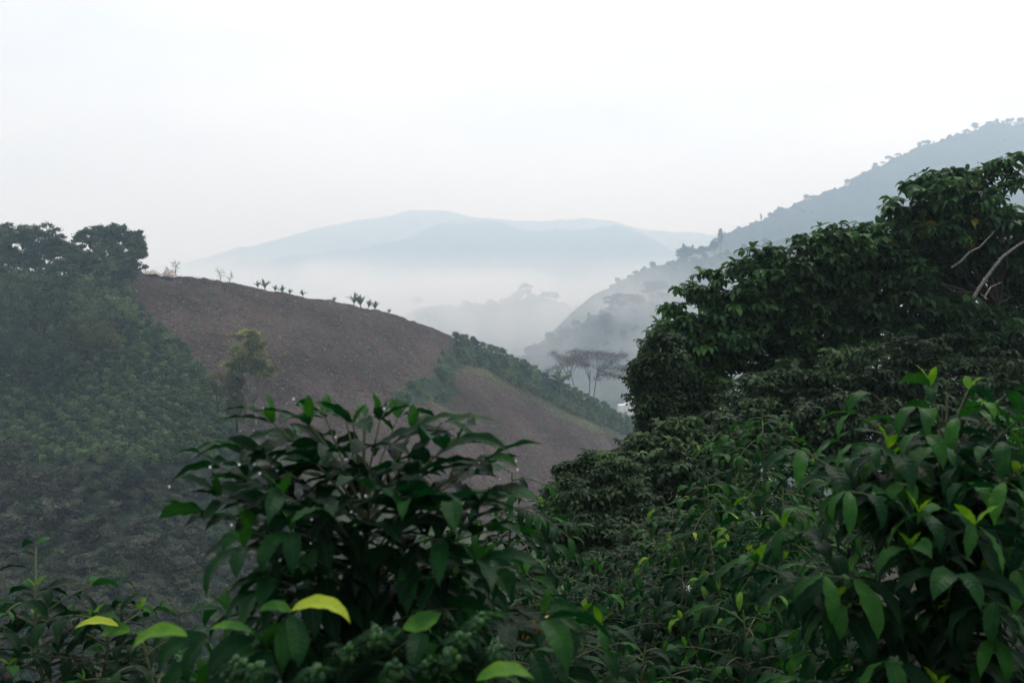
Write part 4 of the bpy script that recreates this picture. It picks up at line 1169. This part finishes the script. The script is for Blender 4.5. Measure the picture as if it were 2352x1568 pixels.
class Bush:
    def __init__(s, label, px, pytop, Y, seed, L=.15, name='coffee_bush', lean=0.0, hi=(8, 5), droop=1.2, tint=(.0, .5), fresh=.55, phi=.35, group=None):
        s.tips = []; s.r = np.random.default_rng(seed); s.L = L; s.hi = hi; s.droop = droop; s.tint = tint; s.fresh = fresh; s.phi = phi
        top = at(px, pytop, Y)
        b = top.copy(); b[0] -= lean; b[2] = float(ground_z(b[0], Y)) - .05
        s.b, s.top = b, top
        s.e = empty(name, b, label, 'coffee bush', group)
        tm = MB()
        n = 14
        t = np.linspace(0, 1, n)[:, None]
        s.stem = b + (top - b) * t + np.concatenate([np.zeros((1, 3)), s.r.normal(size=(n - 1, 3)) * np.array([.012, .012, 0])])
        tube(tm, s.stem, np.linspace(.022, .004, n), 7)
        tm.build('stem', M['stem'], s.e, b)
    def stem_at(s, z):
        t = np.clip((z - s.b[2]) / (s.top[2] - s.b[2]), 0, 1)
        i = t * (len(s.stem) - 1); k = int(min(i, len(s.stem) - 2))
        return s.stem[k] + (s.stem[k + 1] - s.stem[k]) * (i - k)
    def branch(s, a, c, arch=.06, f0=.25, sp=None, L=None, berries=0.0, ripe=None, tip=True, rad=.0035, droop=None, phi=None, sag=0.0):
        r = s.r; L = L or s.L; droop = s.droop if droop is None else droop; phi = s.phi if phi is None else phi
        a = np.asarray(a, float); c = np.asarray(c, float)
        ln = np.linalg.norm(c - a)
        p = bez(a, (a + c) / 2 + np.array([0, 0, arch]), c, 9)
        bm = MB(); tube(bm, p, np.linspace(rad * 1.2, rad * .55, 9), 6)
        bo = bm.build('branch', M['stem'], s.e, s.b)
        sp = sp or L * .42
        n = max(2, int(ln * (1 - f0) / sp))
        ts = np.linspace(f0, 1.0, n) + np.concatenate([r.normal(0, .012, n - 1), [0]])
        ts = np.clip(ts, 0, 1)
        P_, D_, L_, W_, ph_, dr_, tt_ = [], [], [], [], [], [], []
        bc, bt = [], []
        for q, t in enumerate(ts):
            pt = (1 - t) ** 2 * p[0] + 2 * t * (1 - t) * ((a + c) / 2 + np.array([0, 0, arch])) + t * t * p[-1]
            tg = unit(2 * (1 - t) * ((c - a) / 2 + np.array([0, 0, arch])) + 2 * t * ((c - a) / 2 - np.array([0, 0, arch])))
            h = tg.copy(); h[2] = 0
            if np.linalg.norm(h) < .2: h = h + np.array([r.normal(), r.normal(), 0])
            h = unit(h); sd = np.array([-h[1], h[0], 0])
            last = (q == n - 1)
            for sg in (-1, 1):
                if r.random() < .10 and not last: continue
                al = r.uniform(.75, 1.25) if not last else r.uniform(.3, .7)
                d = h * math.cos(al) + sd * sg * math.sin(al)
                ll = L * r.uniform(.72, 1.12) * (.8 if last else 1)
                P_.append(pt + d * .004); D_.append(d); L_.append(ll); W_.append(ll * r.uniform(.25, .33))
                ph_.append(phi + r.normal(0, .22) - (.05 if last else 0) + tg[2] * .15); dr_.append(droop * r.uniform(.6, 1.35))
                x = s.tint[0] + (s.tint[1] - s.tint[0]) * r.random() ** 1.2
                if last: x = max(x, s.fresh * r.uniform(.7, 1.15))
                elif r.random() < .015: x = r.uniform(.6, .72)
                tt_.append(x)
            if last and tip and r.random() < .3:
                for sg in (-1, 1):
                    d = h * .5 + sd * sg * .8
                    P_.append(pt); D_.append(d); L_.append(L * r.uniform(.3, .5)); W_.append(L * .14); ph_.append(r.uniform(.9, 1.4)); dr_.append(.5); tt_.append(min(.88, s.fresh * 1.35))
            if berries and q < n - 1 and r.random() < berries:
                nb = r.integers(6, 14)
                g = unit(r.normal(size=(nb, 3))) * r.uniform(.006, .016, (nb, 1)) + pt - np.array([0, 0, .004])
                bc.append(g); bt.append(r.uniform(0, .4, nb) if ripe is None else np.clip(r.normal(ripe, .08, nb), .3, 1))
        lm = MB()
        tp = leaves(lm, np.array(P_), np.array(D_), np.array(L_), np.array(W_), np.array(ph_), np.array(dr_), np.array(tt_), n=s.hi[0], m=s.hi[1], wave=.15, fold=.26, r=r)
        s.tips.extend(tp)
        lm.build('leaves', M['coffee'], bo, s.b)
        if bc:
            bb = MB(); ball(bb, np.concatenate(bc), r.uniform(.0055, .0085, sum(len(x) for x in bc)), np.concatenate(bt))
            setp(bb.build('berries', M['berry'], bo, s.b), kind='stuff')
        return bo
    def to(s, px, py, Y, pys=None, **kw):
        """branch whose tip is seen at px, py, leaving the stem at about pys"""
        c = at(px, py, Y)
        z = (784 - (pys if pys else py + 160)) / F * s.stem[-1][1]
        return s.branch(s.stem_at(z), c, **kw)
    def auto(s, n, R, depth, z0=0.0, az=None, berries=.0, ripe=None, rexp=.45, lift=.25, dome=0, **kw):
        for k in range(n):
            d = z0 + (depth - z0) * ((k + s.r.random()) / n) ** .85
            a = s.stem_at(s.top[2] - d)
            an = k * 2.399 + s.r.normal(0, .2) if az is None else s.r.uniform(*az)
            rr_ = R * (1 - math.exp(-(d + .07) / rexp)) * s.r.uniform(.8, 1.12)
            if dome: rr_ = R * math.sqrt(1 - (1 - min((d + .01) / dome, 1)) ** 2) * s.r.uniform(.78, 1.1)
            c = a + np.array([math.cos(an) * rr_, math.sin(an) * rr_, lift * rr_ + s.r.normal(0, .03)])
            s.branch(a, c, arch=.10 * rr_ + .02, f0=.18, berries=berries if d > .3 else 0, ripe=ripe, **kw)
    def leaf(s, px, py, Y, az, L, phi, droop, tint, roll=.7, w=.40, name='leaf', label=None):
        lm = MB()
        leaves(lm, [at(px, py, Y)], [[math.cos(az), math.sin(az), 0]], [L], [L * w], [phi], [droop], [tint], n=14, m=7, wave=.10, fold=.2, roll=np.array([roll]), r=s.r)
        o = lm.build(name, M['coffee'], s.e, s.b)
        if label: o['label'] = label

# the big bush in the middle
A = Bush('large dark coffee bush in the centre foreground with a big yellow-green leaf', 842, 985, 2.55, 501, L=.185, hi=(12, 7), droop=1.15, tint=(0, .38), fresh=.5)
for (px, py, Y, ps) in [(758, 960, 2.6, 1180), (800, 965, 2.55, 1140), (840, 960, 2.6, 1140), (725, 975, 2.45, 1170), (815, 975, 2.42, 1150), (869, 965, 2.5, 1150), (905, 960, 2.7, 1160), (651, 972, 2.5, 1195), (705, 1000, 2.75, 1190), (997, 970, 2.5, 1200), (935, 985, 2.62, 1190), (1030, 1005, 2.35, 1220),
                        (590, 1030, 2.45, 1215), (545, 1075, 2.5, 1240), (1085, 1058, 2.5, 1240), (540, 1140, 2.4, 1270), (520, 1185, 2.55, 1290), (610, 1110, 2.65, 1250), (1060, 1090, 2.6, 1250), (1115, 1145, 2.4, 1275),
                        (760, 1075, 2.75, 1230), (905, 1075, 2.75, 1220), (670, 1135, 2.25, 1290), (1010, 1150, 2.25, 1290), (925, 1150, 2.2, 1300), (765, 1170, 2.15, 1300), (850, 1120, 2.25, 1260), (600, 1220, 2.3, 1340), (1090, 1220, 2.35, 1340)]:
    px = 842 + (px - 842) * 1.12
    A.to(px, py, Y, ps, arch=.03 if abs(px - 842) > 120 else 0.0, f0=.3, phi=.4, droop=.95, sp=.048)
for k in range(66):
    sd = 1 if k % 2 else -1
    py = 1235 + (k / 66) * 385 + A.r.uniform(-20, 20)
    w = 190 + 200 * min(1, (py - 1150) / 250)
    px = 845 + sd * w * A.r.uniform(.25, 1.05)
    A.to(px, py, A.r.uniform(2.0, 3.0), py + A.r.uniform(60, 150), arch=.04, f0=.2, berries=.75, droop=1.5, phi=.1)
A.leaf(669, 1402, 1.95, .1, .135, .55, 1.75, 1.0, roll=-.5, w=.27, name='yellow_leaf', label='large arching yellow-green leaf')
A.leaf(669, 1405, 1.95, math.pi, .07, .6, 1.3, .72, roll=.5)
A.leaf(672, 1410, 1.95, -1.2, .12, -.3, 1.2, .45, roll=.4)
A.leaf(430, 1460, 1.75, math.pi, .12, .45, 1.7, .82, roll=.45, w=.30, name='pale_leaf', label='pale blurred leaf curving down at the lower left')
A.leaf(580, 1452, 1.8, math.pi, .085, .5, 1.0, .72, roll=.35, w=.28)
A.leaf(925, 1442, 1.9, .2, .08, .2, -.3, .72, roll=-.8, w=.5); A.leaf(925, 1445, 1.9, 2.6, .07, -.7, .4, .7, roll=.5, w=.4)
A.leaf(1095, 1562, 1.8, .3, .12, .5, 1.3, .80, roll=-.4, w=.32)
for (px, py, Y) in [(1085, 1440, 1.95), (1055, 1470, 1.9), (1110, 1420, 2.0), (980, 1530, 1.9), (860, 1460, 1.85), (790, 1500, 1.9), (720, 1545, 1.85), (1030, 1510, 1.85), (900, 1540, 1.85), (1130, 1500, 1.9), (580, 1545, 1.8), (540, 1530, 1.85)]:
    A.branch(at(px - 30, py + 40, Y + .25), at(px + 12, py - 8, Y), arch=.01, f0=.1, berries=1.0, sp=.018, L=.05, rad=.003)
dm = MB(); tips = np.array(A.tips); tips = tips[(tips[:, 1] < 2.9) & (tips[:, 2] > -.45)]
dr = tips[A.r.permutation(len(tips))[:40]] - np.array([0, .002, .003])
ball(dm, dr, A.r.uniform(.0015, .0034, len(dr)), 0)
o = dm.build('dew', M['drop'], A.e, A.b); o['kind'] = 'stuff'

# the tall bush at the right
B = Bush('tall coffee bush in the right foreground with bright young tips against the dark woods', 2165, 905, 3.3, 502, L=.185, hi=(12, 7), droop=1.5, tint=(.02, .42), fresh=.62, phi=.2)
for (px, py, Y, ps) in [(2006, 905, 3.3, 1090), (2138, 885, 3.2, 1040), (2225, 893, 3.35, 1040), (2310, 905, 3.3, 1080), (1968, 950, 3.2, 1130), (2110, 935, 3.0, 1100), (2055, 960, 3.5, 1120), (2200, 960, 3.0, 1110), (2335, 965, 3.0, 1150), (2270, 950, 3.55, 1100),
                        (1940, 1015, 3.3, 1180), (2040, 1030, 2.95, 1190), (2150, 1030, 2.9, 1180), (2270, 1030, 2.9, 1190), (1990, 1090, 3.1, 1230), (2090, 1110, 2.85, 1260), (2220, 1110, 2.8, 1260), (2340, 1090, 2.9, 1240),
                        (1905, 1110, 3.3, 1260), (2180, 1175, 2.7, 1320), (2091, 1262, 2.6, 1400), (2195, 1317, 2.5, 1450), (1960, 1180, 3.0, 1320), (2300, 1190, 2.8, 1330)]:
    B.to(px, py, Y, ps, arch=.03, f0=.35, phi=.25)
for k in range(34):
    py = B.r.uniform(925, 1120); hw = 90 + (py - 900) * .8
    B.to(2165 + B.r.uniform(-1, 1) * hw, py, B.r.uniform(2.8, 3.5), py + B.r.uniform(120, 200), arch=.03, f0=.3, droop=1.6, phi=.2, tip=False)
B.branch(at(2040, 1165, 3.1), at(1845, 1035, 2.9), arch=.01, f0=.2, sp=.07, phi=-.1, droop=1.3, rad=.0045)
B.branch(at(1990, 1470, 2.9), at(1741, 1292, 2.6), arch=.05, f0=.15, sp=.06, phi=0, droop=1.6, rad=.0045, berries=.2)
B.branch(at(1960, 1330, 3.0), at(1800, 1215, 2.8), arch=.04, f0=.15, sp=.06, phi=0, droop=1.5, rad=.004, berries=.8)
for k in range(60):
    py = 1060 + (k / 60) * 560 + B.r.uniform(-20, 20)
    px = 2165 + B.r.uniform(-1, 1) * (200 + 170 * min(1, (py - 1000) / 400))
    B.to(px, py, B.r.uniform(2.5, 3.6), py + B.r.uniform(60, 150), arch=.04, f0=.2, berries=.3, droop=1.7, phi=-.05, ripe=.95 if (py > 1470 and px > 2270) else None)

# lower left pair
Cc = Bush('coffee bush at the lower left corner with an upright leafy shoot', 88, 1345, 3.5, 503, L=.13, hi=(10, 5), droop=1.3, tint=(0, .45), fresh=.6)
Cc.auto(70, .50, 1.3, .01, berries=.4, rexp=.22)
Cd = Bush('coffee bush lower left with one bright yellow leaf, arching right', 235, 1385, 3.6, 504, L=.13, hi=(10, 5), droop=1.5, tint=(0, .45), fresh=.6)
Cd.auto(60, .42, 1.3, .01, berries=.4, rexp=.2)
Cd.leaf(272, 1437, 3.1, math.pi - .1, .16, .40, 1.15, 1.0, roll=.4, w=.23, name='yellow_leaf', label='bright yellow arching leaf')
Cd.leaf(300, 1450, 3.1, math.pi - .3, .12, .2, .9, .75, roll=.8, w=.4)
Ce = Bush('small coffee bush low between the corner bushes and the big centre one', 345, 1478, 3.2, 505, L=.12, hi=(8, 5), tint=(0, .5)); Ce.auto(40, .34, .9, .02, berries=.5, rexp=.2)

auto_list = [
 ('coffee bush behind the right side of the big centre one', 1175, 1085, 4.8, 511, .14, 100, .50, 1.7, (.15, .62), .75, 1.5),
 ('dome-shaped dark green coffee bush before the right-hand woods', 1755, 938, 6.6, 512, .135, 100, .52, 1.6, (.3, .68), .75, 1.5),
 ('yellowish-tipped coffee bush left of the dome-shaped one', 1630, 1095, 6.0, 513, .135, 100, .52, 1.7, (.25, .68), .95, 1.7),
 ('yellowish coffee bush between the dome-shaped one and the tall right one', 1800, 1120, 5.0, 520, .135, 100, .48, 1.6, (.2, .65), .9, 1.7),
 ('small-leaved coffee bush low in the central gap', 1425, 1262, 8.0, 514, .14, 80, .8, 1.6, (0, .28), .4, 1.6),
 ('coffee bush with a tiny white blossom in the central gap', 1565, 1300, 5.6, 515, .15, 90, .8, 1.8, (0, .3), .4, 1.7),
 ('coffee bush carrying orange cherries right of the centre one', 1290, 1375, 3.5, 516, .15, 80, .50, 1.5, (0, .55), .7, 1.3),
 ('low coffee bush at the bottom of the central gap', 1470, 1480, 3.9, 517, .15, 70, .55, 1.2, (0, .5), .6, 1.4),
 ('coffee bush at the bottom, left of the tall right bush', 1700, 1400, 4.4, 518, .15, 80, .62, 1.5, (0, .5), .65, 1.6),
 ('coffee bush at the bottom under the tall right bush', 1900, 1440, 3.6, 519, .155, 70, .55, 1.3, (0, .45), .6, 1.6)]
for (lab, px, py, Y, sd, L, n, R, dep, tn, fr, dp) in auto_list:
    b_ = Bush(lab, px, py, Y, sd, L=L, hi=(7, 3), droop=dp, tint=tn, fresh=fr * .85, phi=.15)
    b_.auto(n, R, dep, .02, berries=.35, rexp=.26 if sd in (512, 511) else (.34 if sd in (513, 520) else .5), lift=-.25 if sd in (511, 512, 513, 520) else .15, dome={511: .7, 512: .65, 513: .7, 520: .7}.get(sd, 0), ripe=None)
    if sd == 516:
        for k in range(4):
            b_.branch(at(1200 + 18 * k, 1450 - 8 * k, 2.9), at(1235 + 22 * k, 1425 - 4 * k, 2.8), arch=.0, f0=.1, berries=1.0, ripe=.80, sp=.02, L=.05)
        b_.branch(at(1270, 1505, 2.7), at(1378, 1436, 2.5), arch=.03, f0=.2, phi=.2)
    if sd == 515:
        fm = MB(); c = at(1581, 1350, 5.0)
        leaves(fm, [c] * 5, [[math.cos(k * 1.257), math.sin(k * 1.257) * .3, 0] for k in range(5)], .018, .008, [math.sin(k * 1.257) * 1.2 for k in range(5)], .2, 0, n=4, m=3)
        fm.build('flower', M['petal'], b_.e, b_.b)
